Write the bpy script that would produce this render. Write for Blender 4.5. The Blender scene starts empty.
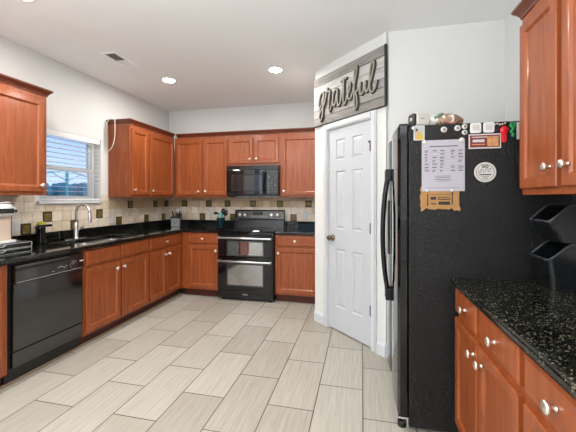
import bpy, bmesh, math, random
from mathutils import Vector, Matrix
random.seed(7)
PI = math.pi
S = bpy.context.scene
COL = S.collection

# ------------------------------------------------------------------ camera
cam_d = bpy.data.cameras.new('camera')
cam = bpy.data.objects.new('camera', cam_d)
COL.objects.link(cam)
cam.location = (0, 0, 1.334)
cam.rotation_euler = (PI / 2, 0, 0.224)
cam_d.sensor_width = 36
cam_d.lens = 36 * 323.0 / 576
cam_d.shift_y = -(216 - 198.57) / 576
cam_d.clip_start = 0.02
S.camera = cam

# ------------------------------------------------------------------ world, light, exposure
S.view_settings.view_transform = 'Standard'
S.view_settings.look = 'None'
S.view_settings.gamma = 1
S.view_settings.use_curve_mapping = False
S.view_settings.exposure = 0.82
W = bpy.data.worlds.new('World')
S.world = W
W.use_nodes = True
wn = W.node_tree
for n in list(wn.nodes):
    wn.nodes.remove(n)
wo = wn.nodes.new('ShaderNodeOutputWorld')
wb = wn.nodes.new('ShaderNodeBackground')
wt = wn.nodes.new('ShaderNodeTexCoord')
ws = wn.nodes.new('ShaderNodeSeparateXYZ')
wr = wn.nodes.new('ShaderNodeValToRGB')
wr.color_ramp.elements[0].position = 0.0
wr.color_ramp.elements[0].color = (0.62, 0.78, 1.0, 1)
wr.color_ramp.elements[1].position = 0.22
wr.color_ramp.elements[1].color = (0.25, 0.48, 0.95, 1)
wn.links.new(wt.outputs['Generated'], ws.inputs[0])
wn.links.new(ws.outputs['Z'], wr.inputs[0])
wn.links.new(wr.outputs[0], wb.inputs[0])
wn.links.new(wb.outputs[0], wo.inputs[0])
wb.inputs[1].default_value = 0.78

CEIL = 2.732
CAN_POWER = 9.0
CANS = [(-2.214, 3.40), (-0.909, 3.38), (-2.26, 1.74), (-0.909, 1.74), (-2.26, 0.1), (-0.6, 0.1), (-2.26, -1.7), (-0.6, -1.7)]


def area_light(name, loc, rot, sx, sy, power, color=(1, 1, 1), shape='RECTANGLE', spread=PI):
    d = bpy.data.lights.new(name, 'AREA')
    d.shape = shape
    d.size = sx
    if shape == 'RECTANGLE':
        d.size_y = sy
    d.energy = power
    d.color = color
    d.spread = spread
    o = bpy.data.objects.new(name, d)
    COL.objects.link(o)
    o.location = loc
    o.rotation_euler = rot
    return o


# added fill lamps behind the camera, tilted up to brighten the ceiling
area_light('rear_fill', (-1.0, -3.62, 1.2), (PI / 2 + 1.15, 0, 0), 3.0, 2.2, 138, (0.90, 0.955, 1.0), spread=2.2)
area_light('side_fill', (-3.25, -1.3, 1.3), (0, -PI / 2 - 0.82, 0), 1.9, 1.7, 108, (0.90, 0.955, 1.0), spread=2.2)

# ------------------------------------------------------------------ materials
MATS = {}


def newmat(name):
    m = bpy.data.materials.new(name)
    m.use_nodes = True
    nt = m.node_tree
    b = nt.nodes['Principled BSDF']
    return m, nt, b


def srgb(r, g, b):
    f = lambda c: (c / 255 / 12.92) if c / 255 <= 0.04045 else ((c / 255 + 0.055) / 1.055) ** 2.4
    return (f(r), f(g), f(b), 1)


def plain(name, rgb, rough=0.5, metal=0.0, noise=0.0, nscale=30, bump=0.0, bscale=200, coat=0.0, spec=None):
    m, nt, b = newmat(name)
    c = srgb(*rgb)
    b.inputs['Base Color'].default_value = c
    b.inputs['Roughness'].default_value = rough
    b.inputs['Metallic'].default_value = metal
    if spec is not None:
        b.inputs['Specular IOR Level'].default_value = spec
    if coat:
        b.inputs['Coat Weight'].default_value = coat
        b.inputs['Coat Roughness'].default_value = 0.06
    tc = nt.nodes.new('ShaderNodeTexCoord')
    if noise:
        nz = nt.nodes.new('ShaderNodeTexNoise')
        nz.inputs['Scale'].default_value = nscale
        nz.inputs['Detail'].default_value = 4
        nt.links.new(tc.outputs['Object'], nz.inputs['Vector'])
        rp = nt.nodes.new('ShaderNodeValToRGB')
        rp.color_ramp.elements[0].position = 0.3
        rp.color_ramp.elements[1].position = 0.7
        rp.color_ramp.elements[0].color = tuple(x * (1 - noise) for x in c[:3]) + (1,)
        rp.color_ramp.elements[1].color = tuple(min(1, x * (1 + noise)) for x in c[:3]) + (1,)
        nt.links.new(nz.outputs['Fac'], rp.inputs[0])
        nt.links.new(rp.outputs[0], b.inputs['Base Color'])
    if bump:
        nz = nt.nodes.new('ShaderNodeTexNoise')
        nz.inputs['Scale'].default_value = bscale
        nz.inputs['Detail'].default_value = 2
        nt.links.new(tc.outputs['Object'], nz.inputs['Vector'])
        bp = nt.nodes.new('ShaderNodeBump')
        bp.inputs['Strength'].default_value = bump
        bp.inputs['Distance'].default_value = 0.002
        nt.links.new(nz.outputs['Fac'], bp.inputs['Height'])
        nt.links.new(bp.outputs[0], b.inputs['Normal'])
    MATS[name] = m
    return m


def wood(name, dark, mid, light, scale=(14, 14, 1.3), rough=0.36, coat=0.2):
    m, nt, b = newmat(name)
    tc = nt.nodes.new('ShaderNodeTexCoord')
    mp = nt.nodes.new('ShaderNodeMapping')
    mp.inputs['Scale'].default_value = scale
    nt.links.new(tc.outputs['Object'], mp.inputs[0])
    n1 = nt.nodes.new('ShaderNodeTexNoise')
    n1.inputs['Scale'].default_value = 2.2
    n1.inputs['Detail'].default_value = 8
    n1.inputs['Roughness'].default_value = 0.6
    n1.inputs['Distortion'].default_value = 0.6
    nt.links.new(mp.outputs[0], n1.inputs['Vector'])
    rp = nt.nodes.new('ShaderNodeValToRGB')
    e = rp.color_ramp.elements
    e[0].position = 0.25
    e[0].color = srgb(*dark)
    e[1].position = 0.78
    e[1].color = srgb(*light)
    k = e.new(0.52)
    k.color = srgb(*mid)
    nt.links.new(n1.outputs['Fac'], rp.inputs[0])
    nt.links.new(rp.outputs[0], b.inputs['Base Color'])
    b.inputs['Roughness'].default_value = rough
    b.inputs['Specular IOR Level'].default_value = 0.35
    b.inputs['Coat Weight'].default_value = coat
    b.inputs['Coat Roughness'].default_value = 0.15
    MATS[name] = m
    return m


cherry = wood('cherry_wood', (120, 57, 27), (144, 73, 35), (164, 90, 47))
cherry_dark = wood('cherry_wood_dark_trim', (84, 38, 22), (100, 48, 28), (116, 58, 34))  # darker cherry tone, used on the crown moulding
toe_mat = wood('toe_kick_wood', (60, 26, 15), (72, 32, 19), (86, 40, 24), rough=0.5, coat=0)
shoe_mat = wood('shoe_moulding_wood', (120, 98, 78), (140, 116, 94), (158, 134, 110), rough=0.5, coat=0)
wall_mat = plain('wall_paint', (216, 215, 212), 0.85, bump=0.06, bscale=120)
ceil_mat = plain('ceiling_paint', (240, 240, 239), 0.9, bump=0.12, bscale=90)
trim_mat = plain('white_trim_paint', (204, 205, 207), 0.4)
door_mat = plain('white_door_paint', (190, 192, 195), 0.42)
nickel = plain('satin_nickel', (236, 230, 220), 0.33, 1.0)
steel = plain('brushed_steel', (200, 200, 200), 0.28, 1.0)
chrome = plain('chrome', (220, 220, 220), 0.12, 1.0)
bronze = plain('dark_bronze', (70, 58, 46), 0.35, 0.9)
black_gloss = plain('black_gloss', (8, 8, 9), 0.04, spec=0.5)
black_satin = plain('black_satin', (14, 14, 15), 0.25)
black_matte = plain('black_plastic', (18, 18, 19), 0.45)
black_glass = plain('black_glass', (5, 5, 6), 0.03, spec=0.6)
dish_black = plain('dishwasher_black', (12, 13, 14), 0.09, spec=0.6)
dish_black.node_tree.nodes['Principled BSDF'].inputs['IOR'].default_value = 1.75
bin_rim = plain('bin_rim_highlight', (52, 54, 58), 0.22)  # black rim greyed to paint the highlight along the lip
bin_mat = plain('black_bin_plastic', (17, 18, 19), 0.2)
fridge_side = plain('pebbled_black', (9, 8, 8), 0.30, bump=1.0, bscale=150, spec=0.4)
for n_ in fridge_side.node_tree.nodes:
    if n_.type == 'BUMP':
        n_.inputs['Distance'].default_value = 0.006
grey_panel = plain('grey_control_panel', (66, 66, 68), 0.3)
oven_glass = plain('oven_window_glass', (30, 31, 29), 0.03, spec=1.0)
oven_glass.node_tree.nodes['Principled BSDF'].inputs['IOR'].default_value = 2.6
mw_glass = plain('microwave_window_glass', (30, 30, 31), 0.05, spec=0.6)
oven_rim = plain('oven_window_rim', (84, 86, 88), 0.25, 0.6)
display_m = plain('display_dark', (12, 16, 22), 0.1)
mark_m = plain('printed_marks', (190, 190, 190), 0.5)
ink_m = plain('print_ink', (62, 60, 66), 0.7)
ink_b = plain('dark_print_ink', (38, 34, 32), 0.7)
paper_m = plain('white_paper', (174, 169, 177), 0.8)
card_m = plain('brown_cardboard', (166, 124, 76), 0.9, noise=0.12, nscale=40)
white_pl = plain('white_plastic', (200, 196, 190), 0.35)
cream_pl = plain('cream_plastic', (206, 184, 166), 0.35)
white_gl = plain('white_gloss_plastic', (214, 213, 212), 0.15)
red_m = plain('red_plastic', (205, 22, 34), 0.4)
green_m = plain('green_plastic', (30, 130, 66), 0.45)
yellow_m = plain('yellow_plastic', (176, 164, 30), 0.35)
teal_m = plain('teal_ceramic', (10, 38, 42), 0.2)
tealu_m = plain('teal_silicone', (78, 156, 160), 0.45)
grey_m = plain('grey_metal_box', (120, 120, 118), 0.4, 0.5)
gold_m = plain('photo_yellow', (190, 158, 60), 0.6)
skin_m = plain('photo_tan', (190, 130, 95), 0.6)
photo_bg = plain('photo_pale', (160, 168, 164), 0.5)
banner_red = plain('banner_maroon', (112, 34, 34), 0.5, noise=0.35, nscale=60)
banner_tan = plain('banner_tan', (196, 140, 92), 0.5, noise=0.3, nscale=70)
bread_m = plain('bread_crust', (146, 120, 96), 0.6, noise=0.3, nscale=25)
cord_m = plain('white_cord', (214, 206, 194), 0.6)
vent_dark = plain('vent_shadow', (104, 104, 106), 0.7)
vent_m = plain('vent_white_metal', (246, 246, 246), 0.5)
blind_m = plain('white_blind', (226, 226, 226), 0.5)
vinyl = plain('white_vinyl', (238, 239, 240), 0.4)
letter_f = plain('letter_weathered_tan', (142, 134, 120), 0.55, noise=0.15, nscale=30)
letter_b = plain('dark_edge_and_shadow', (44, 38, 33), 0.6)
sink_m = plain('sink_steel', (190, 190, 188), 0.3, 1.0)
grass_m = plain('grass', (98, 130, 84), 0.95, noise=0.3, nscale=3)
leaf_m = plain('hedge_leaf', (112, 150, 154), 0.9, noise=0.3, nscale=4)
trunk_m = plain('bark', (84, 70, 58), 0.9, noise=0.3, nscale=10)
pole_m = plain('weathered_teal_pole', (150, 212, 200), 0.6)

PLANKS = []
for i, (d, mi, l) in enumerate([((108, 103, 98), (136, 131, 126), (160, 156, 151)), ((156, 153, 150), (182, 179, 176), (198, 196, 193)),
                                ((132, 127, 122), (158, 153, 148), (178, 174, 170)), ((126, 123, 124), (152, 150, 151), (174, 172, 173))]):
    PLANKS.append(wood('weathered_plank_%s' % 'abcd'[i], d, mi, l, scale=(1.6, 12, 12), rough=0.8, coat=0))

# downlight lens
m, nt, b = newmat('lamp_lens')
b.inputs['Base Color'].default_value = (1, 1, 1, 1)
b.inputs['Emission Color'].default_value = (1, 0.96, 0.9, 1)
b.inputs['Emission Strength'].default_value = 20
lens_m = m

# window glass
m, nt, b = newmat('window_glass')
nt.nodes.remove(b)
tr = nt.nodes.new('ShaderNodeBsdfTransparent')
gl = nt.nodes.new('ShaderNodeBsdfGlossy')
gl.inputs['Roughness'].default_value = 0.02
fr = nt.nodes.new('ShaderNodeFresnel')
fr.inputs[0].default_value = 1.35
mx = nt.nodes.new('ShaderNodeMixShader')
nt.links.new(fr.outputs[0], mx.inputs[0])
nt.links.new(tr.outputs[0], mx.inputs[1])
nt.links.new(gl.outputs[0], mx.inputs[2])
nt.links.new(mx.outputs[0], nt.nodes['Material Output'].inputs[0])
glass_m = m


def granite(name, fleck, fleck2, amount, rough=0.06, scale=190):
    m, nt, b = newmat(name)
    tc = nt.nodes.new('ShaderNodeTexCoord')
    v = nt.nodes.new('ShaderNodeTexVoronoi')
    v.inputs['Scale'].default_value = scale
    nt.links.new(tc.outputs['Object'], v.inputs['Vector'])
    sp = nt.nodes.new('ShaderNodeSeparateColor')
    nt.links.new(v.outputs['Color'], sp.inputs[0])
    r = nt.nodes.new('ShaderNodeValToRGB')
    e = r.color_ramp.elements
    r.color_ramp.interpolation = 'CONSTANT'
    e[0].position = 0
    e[0].color = srgb(8, 9, 9)
    e[1].position = 1 - amount
    e[1].color = srgb(*fleck)
    k = e.new(1 - amount * 0.35)
    k.color = srgb(*fleck2)
    k = e.new((1 - amount) * 0.6)
    k.color = srgb(20, 22, 18)
    nt.links.new(sp.outputs[0], r.inputs[0])
    n = nt.nodes.new('ShaderNodeTexNoise')
    n.inputs['Scale'].default_value = 45
    n.inputs['Detail'].default_value = 5
    nt.links.new(tc.outputs['Object'], n.inputs['Vector'])
    mx = nt.nodes.new('ShaderNodeMix')
    mx.data_type = 'RGBA'
    mx.blend_type = 'MULTIPLY'
    mx.inputs['Factor'].default_value = 0.75
    r2 = nt.nodes.new('ShaderNodeValToRGB')
    r2.color_ramp.elements[0].position = 0.35
    r2.color_ramp.elements[1].position = 0.62
    nt.links.new(n.outputs['Fac'], r2.inputs[0])
    nt.links.new(r.outputs[0], mx.inputs[6])
    nt.links.new(r2.outputs[0], mx.inputs[7])
    nt.links.new(mx.outputs[2], b.inputs['Base Color'])
    b.inputs['Roughness'].default_value = rough
    MATS[name] = m
    return m


granite_m = granite('black_granite', (40, 43, 40), (78, 78, 70), 0.16)
granite_r = granite('flecked_granite', (50, 52, 42), (116, 110, 92), 0.27, 0.14, 250)


# floor tile: 0.302 x 0.6 plank tiles running away from the camera, half-offset
def floor_material():
    m, nt, b = newmat('plank_floor_tile')
    tc = nt.nodes.new('ShaderNodeTexCoord')
    sx = nt.nodes.new('ShaderNodeSeparateXYZ')
    nt.links.new(tc.outputs['Object'], sx.inputs[0])
    cx = nt.nodes.new('ShaderNodeCombineXYZ')

    def math_(op, a, bval):
        n = nt.nodes.new('ShaderNodeMath')
        n.operation = op
        if isinstance(a, (int, float)):
            n.inputs[0].default_value = a
        else:
            nt.links.new(a, n.inputs[0])
        if isinstance(bval, (int, float)):
            n.inputs[1].default_value = bval
        else:
            nt.links.new(bval, n.inputs[1])
        return n.outputs[0]
    along = math_('ADD', sx.outputs['Y'], 12 * 0.601 - 2.012 + 4 * 0.601 + 0.3005)
    across = math_('ADD', sx.outputs['X'], 20 * 0.302 - 0.008)
    nt.links.new(along, cx.inputs[0])
    nt.links.new(across, cx.inputs[1])
    br = nt.nodes.new('ShaderNodeTexBrick')
    br.offset = 0.5
    br.offset_frequency = 2
    br.inputs['Scale'].default_value = 1
    br.inputs['Brick Width'].default_value = 0.601
    br.inputs['Row Height'].default_value = 0.302
    br.inputs['Mortar Size'].default_value = 0.0034
    br.inputs['Mortar Smooth'].default_value = 0.1
    br.inputs['Bias'].default_value = 0.0
    br.inputs['Color1'].default_value = srgb(166, 160, 149)
    br.inputs['Color2'].default_value = srgb(184, 180, 169)
    br.inputs['Mortar'].default_value = srgb(84, 74, 66)
    nt.links.new(cx.outputs[0], br.inputs['Vector'])
    # streaks along the plank
    mp = nt.nodes.new('ShaderNodeMapping')
    mp.inputs['Scale'].default_value = (75, 3.0, 1)
    nt.links.new(tc.outputs['Object'], mp.inputs[0])
    nz = nt.nodes.new('ShaderNodeTexNoise')
    nz.inputs['Scale'].default_value = 1
    nz.inputs['Detail'].default_value = 5
    nz.inputs['Roughness'].default_value = 0.65
    nt.links.new(mp.outputs[0], nz.inputs['Vector'])
    rp = nt.nodes.new('ShaderNodeValToRGB')
    rp.color_ramp.elements[0].position = 0.3
    rp.color_ramp.elements[0].color = (0.76, 0.73, 0.69, 1)
    rp.color_ramp.elements[1].position = 0.7
    rp.color_ramp.elements[1].color = (1.0, 1.0, 1.0, 1)
    nt.links.new(nz.outputs['Fac'], rp.inputs[0])
    mx = nt.nodes.new('ShaderNodeMix')
    mx.data_type = 'RGBA'
    mx.blend_type = 'MULTIPLY'
    mx.inputs['Factor'].default_value = 1.0
    nt.links.new(br.outputs['Color'], mx.inputs[6])
    nt.links.new(rp.outputs[0], mx.inputs[7])
    nt.links.new(mx.outputs[2], b.inputs['Base Color'])
    b.inputs['Roughness'].default_value = 0.42
    bp = nt.nodes.new('ShaderNodeBump')
    bp.inputs['Strength'].default_value = 0.5
    bp.inputs['Distance'].default_value = 0.002
    inv = math_('SUBTRACT', 1.0, br.outputs['Fac'])
    nt.links.new(inv, bp.inputs['Height'])
    nt.links.new(bp.outputs[0], b.inputs['Normal'])
    return m


floor_m = floor_material()
TILES = [plain('cream_tile_%s' % k, c, 0.45, noise=0.10, nscale=22, bump=0.1, bscale=60)
         for k, c in zip('abcd', [(220, 206, 188), (212, 196, 176), (224, 211, 196), (208, 190, 166)])]
SHADED_TILES = [plain('shaded_tile_%s' % k, c, 0.45, noise=0.12, nscale=22, bump=0.1, bscale=60)
        for k, c in zip('abc', [(204, 176, 144), (190, 158, 120), (210, 185, 156)])]  # cream tile tinted tan: painted cabinet shade and bounce off the wood
grout_m = plain('grout', (176, 160, 138), 0.9)
accent_m = plain('bronze_accent_tile', (112, 98, 46), 0.38, 0.2, noise=0.55, nscale=70, bump=0.6, bscale=60)
accent_r = plain('bronze_accent_rim', (70, 58, 34), 0.35, 0.35)


# ------------------------------------------------------------------ mesh builder
class MB:
    def __init__(self):
        self.v = []
        self.f = []
        self.mi = []
        self.mats = []
        self.sm = []

    def m(self, mat):
        if mat not in self.mats:
            self.mats.append(mat)
        return self.mats.index(mat)

    def add(self, vs, fs, mat, smooth=False):
        o = len(self.v)
        k = self.m(mat)
        self.v += [tuple(p) for p in vs]
        for f in fs:
            self.f.append(tuple(i + o for i in f))
            self.mi.append(k)
            self.sm.append(smooth)
        return self

    def box(self, x0, x1, y0, y1, z0, z1, mat):
        return self.add([(x0, y0, z0), (x1, y0, z0), (x1, y1, z0), (x0, y1, z0), (x0, y0, z1), (x1, y0, z1), (x1, y1, z1), (x0, y1, z1)],
                        [(0, 3, 2, 1), (4, 5, 6, 7), (0, 1, 5, 4), (1, 2, 6, 5), (2, 3, 7, 6), (3, 0, 4, 7)], mat)

    def loops(self, loops, mat, cap0=True, cap1=True, smooth=False, closed=False):
        n = len(loops[0])
        vs = [p for L in loops for p in L]
        fs = []
        k = len(loops)
        for i in range(k - 1 + (1 if closed else 0)):
            a, b = i * n, ((i + 1) % k) * n
            for j in range(n):
                fs.append((a + j, a + (j + 1) % n, b + (j + 1) % n, b + j))
        self.add(vs, fs, mat, smooth)
        if cap0 and not closed:
            self.add(loops[0], [tuple(reversed(range(n)))], mat)
        if cap1 and not closed:
            self.add(loops[-1], [tuple(range(n))], mat)
        return self

    def lathe(self, prof, axis, origin, mat, n=20, smooth=True):
        """prof: (r, h); axis: unit Vector"""
        ax = Vector(axis).normalized()
        t = Vector((1, 0, 0)) if abs(ax.x) < 0.9 else Vector((0, 1, 0))
        u = ax.cross(t).normalized()
        w = ax.cross(u)
        o = Vector(origin)
        L = [[o + ax * h + (u * math.cos(2 * PI * i / n) + w * math.sin(2 * PI * i / n)) * r for i in range(n)] for r, h in prof]
        return self.loops(L, mat, True, True, smooth)

    def tube(self, pts, r, mat, n=8, flat=None, smooth=True):
        """sweep along pts; r number or list; flat=(normal, factor) squashes along normal"""
        P = [Vector(p) for p in pts]
        R = r if isinstance(r, (list, tuple)) else [r] * len(P)
        L = []
        up = None
        for i, p in enumerate(P):
            a = P[max(i - 1, 0)]
            b = P[min(i + 1, len(P) - 1)]
            t = (b - a)
            if t.length < 1e-9:
                t = Vector((0, 0, 1))
            t.normalize()
            if flat:
                nrm = Vector(flat[0]).normalized()
                u = t.cross(nrm).normalized()
                w = nrm * flat[1]
            else:
                if up is None:
                    up = Vector((0, 0, 1)) if abs(t.z) < 0.9 else Vector((1, 0, 0))
                u = t.cross(up).normalized()
                w = u.cross(t).normalized()
                up = w
            L.append([p + (u * math.cos(2 * PI * j / n) + w * math.sin(2 * PI * j / n)) * R[i] for j in range(n)])
        return self.loops(L, mat, True, True, smooth)

    def prism(self, poly, y0, y1, mat):
        """poly in (x, z), extruded along y"""
        L = [[(x, y0, z) for x, z in poly], [(x, y1, z) for x, z in poly]]
        return self.loops(L, mat)

    def rects(self, x0, x1, z0, z1, prof, mat, mats=None):
        """nested rectangles: prof = list of (inset, y); back to front face capped at the end"""
        L = [[(x0 + i, y, z0 + i), (x1 - i, y, z0 + i), (x1 - i, y, z1 - i), (x0 + i, y, z1 - i)] for i, y in prof]
        return self.loops(L, mat)

    def build(self, name, parent=None, bevel=0, seg=2, loc=None, rz=0.0):
        me = bpy.data.meshes.new(name)
        me.from_pydata(self.v, [], self.f)
        for mt in self.mats:
            me.materials.append(mt)
        me.polygons.foreach_set('material_index', self.mi)
        me.polygons.foreach_set('use_smooth', self.sm)
        bm = bmesh.new()
        bm.from_mesh(me)
        bmesh.ops.remove_doubles(bm, verts=bm.verts, dist=1e-6)
        bmesh.ops.recalc_face_normals(bm, faces=bm.faces)
        bm.to_mesh(me)
        bm.free()
        o = bpy.data.objects.new(name, me)
        COL.objects.link(o)
        if parent is not None:
            o.parent = parent
        if loc is not None:
            o.location = loc
        o.rotation_euler = (0, 0, rz)
        if bevel:
            md = o.modifiers.new('bevel', 'BEVEL')
            md.width = bevel
            md.segments = seg
            md.limit_method = 'ANGLE'
            md.angle_limit = math.radians(40)
            md.harden_normals = False
        return o


def tag(o, label, cat, group=None):
    o['label'] = label
    o['category'] = cat
    if group:
        o['group'] = group
    return o


def struct(o, label=None):
    o['kind'] = 'structure'
    if label:
        o['label'] = label
    return o


def empty(name, loc, rz=0.0, label=None, cat=None, group=None):
    o = bpy.data.objects.new(name, None)
    COL.objects.link(o)
    o.location = loc
    o.rotation_euler = (0, 0, rz)
    o.empty_display_size = 0.05
    if label:
        tag(o, label, cat, group)
    return o


def plate(poly, thick, mat):
    """horizontal polygon prism, helper returning MB; poly (x,y), thick (z0,z1)"""
    mb = MB()
    z0, z1 = thick
    mb.loops([[(x, y, z0) for x, y in poly], [(x, y, z1) for x, y in poly]], mat)
    return mb


def grid_slab(xs, ys, mask, z0, z1, mat):
    """cells of a grid filled where mask(i,j); only outer faces"""
    mb = MB()
    nx, ny = len(xs) - 1, len(ys) - 1
    F = lambda i, j: 0 <= i < nx and 0 <= j < ny and mask(i, j)
    for i in range(nx):
        for j in range(ny):
            if not F(i, j):
                continue
            x0, x1, y0, y1 = xs[i], xs[i + 1], ys[j], ys[j + 1]
            q = lambda *p: mb.add(p, [(0, 1, 2, 3)], mat)
            q((x0, y0, z1), (x1, y0, z1), (x1, y1, z1), (x0, y1, z1))
            q((x0, y0, z0), (x0, y1, z0), (x1, y1, z0), (x1, y0, z0))
            if not F(i - 1, j):
                q((x0, y0, z0), (x0, y0, z1), (x0, y1, z1), (x0, y1, z0))
            if not F(i + 1, j):
                q((x1, y0, z0), (x1, y1, z0), (x1, y1, z1), (x1, y0, z1))
            if not F(i, j - 1):
                q((x0, y0, z0), (x1, y0, z0), (x1, y0, z1), (x0, y0, z1))
            if not F(i, j + 1):
                q((x0, y1, z0), (x0, y1, z1), (x1, y1, z1), (x1, y1, z0))
    return mb


# ------------------------------------------------------------------ room shell
XW, YW, XR, YREAR = -3.023, 4.636, 1.09, -3.5
T = 0.15
WY0, WY1, WZ0, WZ1 = 2.50, 3.25, 1.30, 2.03   # kitchen window opening
struct(MB().box(XW - T, XR + T, YREAR - T, YW + T, -0.1, 0, floor_m).build('floor'), 'beige plank-look tile floor in a half-offset layout')
struct(MB().box(XW - T, XR + T, YREAR - T, YW + T, CEIL, CEIL + 0.1, ceil_mat).build('ceiling'), 'plain off-white ceiling')
mb = MB()
mb.box(XW - T, XW, YREAR - T, -2.2, 0, CEIL, wall_mat)
mb.box(XW - T, XW, -0.4, WY0, 0, CEIL, wall_mat)
mb.box(XW - T, XW, -2.2, -0.4, 0, 0.3, wall_mat)
mb.box(XW - T, XW, -2.2, -0.4, 2.3, CEIL, wall_mat)
mb.box(XW - T, XW, WY1, YW + T, 0, CEIL, wall_mat)
mb.box(XW - T, XW, WY0, WY1, 0, WZ0, wall_mat)
mb.box(XW - T, XW, WY0, WY1, WZ1, CEIL, wall_mat)
struct(mb.build('wall_left'), 'pale grey wall with the window')
struct(MB().box(XW, XR + T, YW, YW + T, 0, CEIL, wall_mat).build('wall_back'), 'pale grey wall behind the range')
struct(MB().box(XR, XR + T, YREAR - T, YW, 0, CEIL, wall_mat).build('wall_right'), 'pale grey wall beside the refrigerator')
mb = MB()
mb.box(XW, -2.6, YREAR - T, YREAR, 0, CEIL, wall_mat)
mb.box(0.6, XR, YREAR - T, YREAR, 0, CEIL, wall_mat)
mb.box(-2.6, 0.6, YREAR - T, YREAR, 2.3, CEIL, wall_mat)
struct(mb.build('wall_rear'), 'wall behind the camera with an added wide glazed opening')

# pantry: diagonal wall from A to B with the door opening, returns to the back wall and to the right wall
s2 = math.sqrt(0.5)
A = Vector((-0.498, 3.527, 0))
PL = 0.988                       # length of diagonal
B = A + Vector((s2, -s2, 0)) * PL
DS0, DS1, DZ1 = 0.222, 0.832, 2.045   # door opening along the wall
RZD = -PI / 4
mb = MB()
mb.box(0, DS0, 0, 0.1, 0, CEIL, wall_mat)
mb.box(DS1, PL, 0, 0.1, 0, CEIL, wall_mat)
mb.box(DS0, DS1, 0, 0.1, DZ1, CEIL, wall_mat)
struct(mb.build('wall_pantry', loc=A, rz=RZD), 'diagonal pale grey corner wall holding the pantry door')
struct(MB().box(A.x, A.x + 0.1, A.y + 0.05, YW, 0, CEIL, wall_mat).build('wall_pantry_side'), 'pantry return wall beside the right base cabinet')
struct(MB().box(B.x + 0.02, XR, B.y, B.y + 0.1, 0, CEIL, wall_mat).build('wall_alcove'), 'pale grey wall behind the refrigerator')

# baseboards
def baseboard(name, L, loc, rz):
    poly = [(0, 0), (0, 0.0)]
    mb = MB()
    prof = [(0.0, 0.0), (-0.016, 0.0), (-0.016, 0.085), (-0.011, 0.1), (-0.006, 0.108), (0.0, 0.11)]
    mb.loops([[(x, y, z) for y, z in prof] for x in (0, L)], trim_mat)
    return struct(mb.build(name, loc=loc, rz=rz))


baseboard('baseboard_pantry_left', DS0 - 0.062, A, RZD)
baseboard('baseboard_pantry_right', PL - DS1 - 0.062, A + Vector((s2, -s2, 0)) * (DS1 + 0.062), RZD)
baseboard('baseboard_alcove', XR - B.x - 0.03, (B.x + 0.0, B.y, 0), 0)

# pantry door
door = empty('door_1', A, RZD)
struct(door, 'white six-panel pantry door with a bronze knob')
mb = MB()
cw = 0.058
for x0, x1, z0, z1 in ((DS0 - cw, DS0, 0, DZ1 + cw), (DS1, DS1 + cw, 0, DZ1 + cw), (DS0, DS1, DZ1, DZ1 + cw)):
    mb.box(x0, x1, -0.018, 0, z0, z1, trim_mat)
    mb.box(x0 + 0.012 * (x1 - x0 < 0.1), x1 - 0.012 * (x1 - x0 < 0.1), -0.024, -0.018, z0 + 0.012 * (z0 > 1), z1 - 0.012, trim_mat)
mb.box(DS0, DS0 + 0.008, 0, 0.1, 0, DZ1, trim_mat)
mb.box(DS1 - 0.008, DS1, 0, 0.1, 0, DZ1, trim_mat)
mb.box(DS0, DS1, 0, 0.1, DZ1 - 0.008, DZ1, trim_mat)
mb.build('door_casing', door, bevel=0.002)
LX0, LX1, LZ0, LZ1 = DS0 + 0.012, DS1 - 0.012, 0.014, DZ1 - 0.012
mb = MB()
# leaf as grid: stiles and rails with raised panels
px = [(LX0 + 0.105, LX0 + 0.243), (LX1 - 0.243, LX1 - 0.105)]
pz = [(0.25, 0.83), (1.03, 1.61), (1.72, 1.925)]
xs = [LX0, px[0][0], px[0][1], px[1][0], px[1][1], LX1]
zs = [LZ0, pz[0][0], pz[0][1], pz[1][0], pz[1][1], pz[2][0], pz[2][1], LZ1]
yf, yb = 0.006, 0.041
for i in range(5):
    for j in range(7):
        x0, x1, z0, z1 = xs[i], xs[i + 1], zs[j], zs[j + 1]
        if i in (1, 3) and j in (1, 3, 5):
            prof = [(0, yf), (0.007, yf + 0.009), (0.014, yf + 0.009), (0.034, yf + 0.001)]
            L = [[(x0 + a, y, z0 + a), (x1 - a, y, z0 + a), (x1 - a, y, z1 - a), (x0 + a, y, z1 - a)] for a, y in prof]
            mb.loops(L, door_mat, cap0=False)
        else:
            mb.add([(x0, yf, z0), (x1, yf, z0), (x1, yf, z1), (x0, yf, z1)], [(0, 1, 2, 3)], door_mat)
mb.add([(LX0, yb, LZ0), (LX1, yb, LZ0), (LX1, yb, LZ1), (LX0, yb, LZ1)], [(0, 1, 2, 3)], door_mat)
for x in (LX0, LX1):
    mb.add([(x, yf, LZ0), (x, yb, LZ0), (x, yb, LZ1), (x, yf, LZ1)], [(0, 1, 2, 3)], door_mat)
for z in (LZ0, LZ1):
    mb.add([(LX0, yf, z), (LX1, yf, z), (LX1, yb, z), (LX0, yb, z)], [(0, 1, 2, 3)], door_mat)
leaf = mb.build('door_leaf', door)
mb = MB()
mb.lathe([(0.031, 0.0), (0.031, 0.006), (0.024, 0.011), (0.012, 0.014), (0.011, 0.03), (0.02, 0.038), (0.028, 0.05), (0.028, 0.06), (0.02, 0.068), (0.002, 0.07)],
         (0, -1, 0), (LX0 + 0.065, yf, 0.935), plain('knob_bronze_nickel', (120, 106, 86), 0.3, 1.0), 20)
mb.build('door_knob', leaf)
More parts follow.
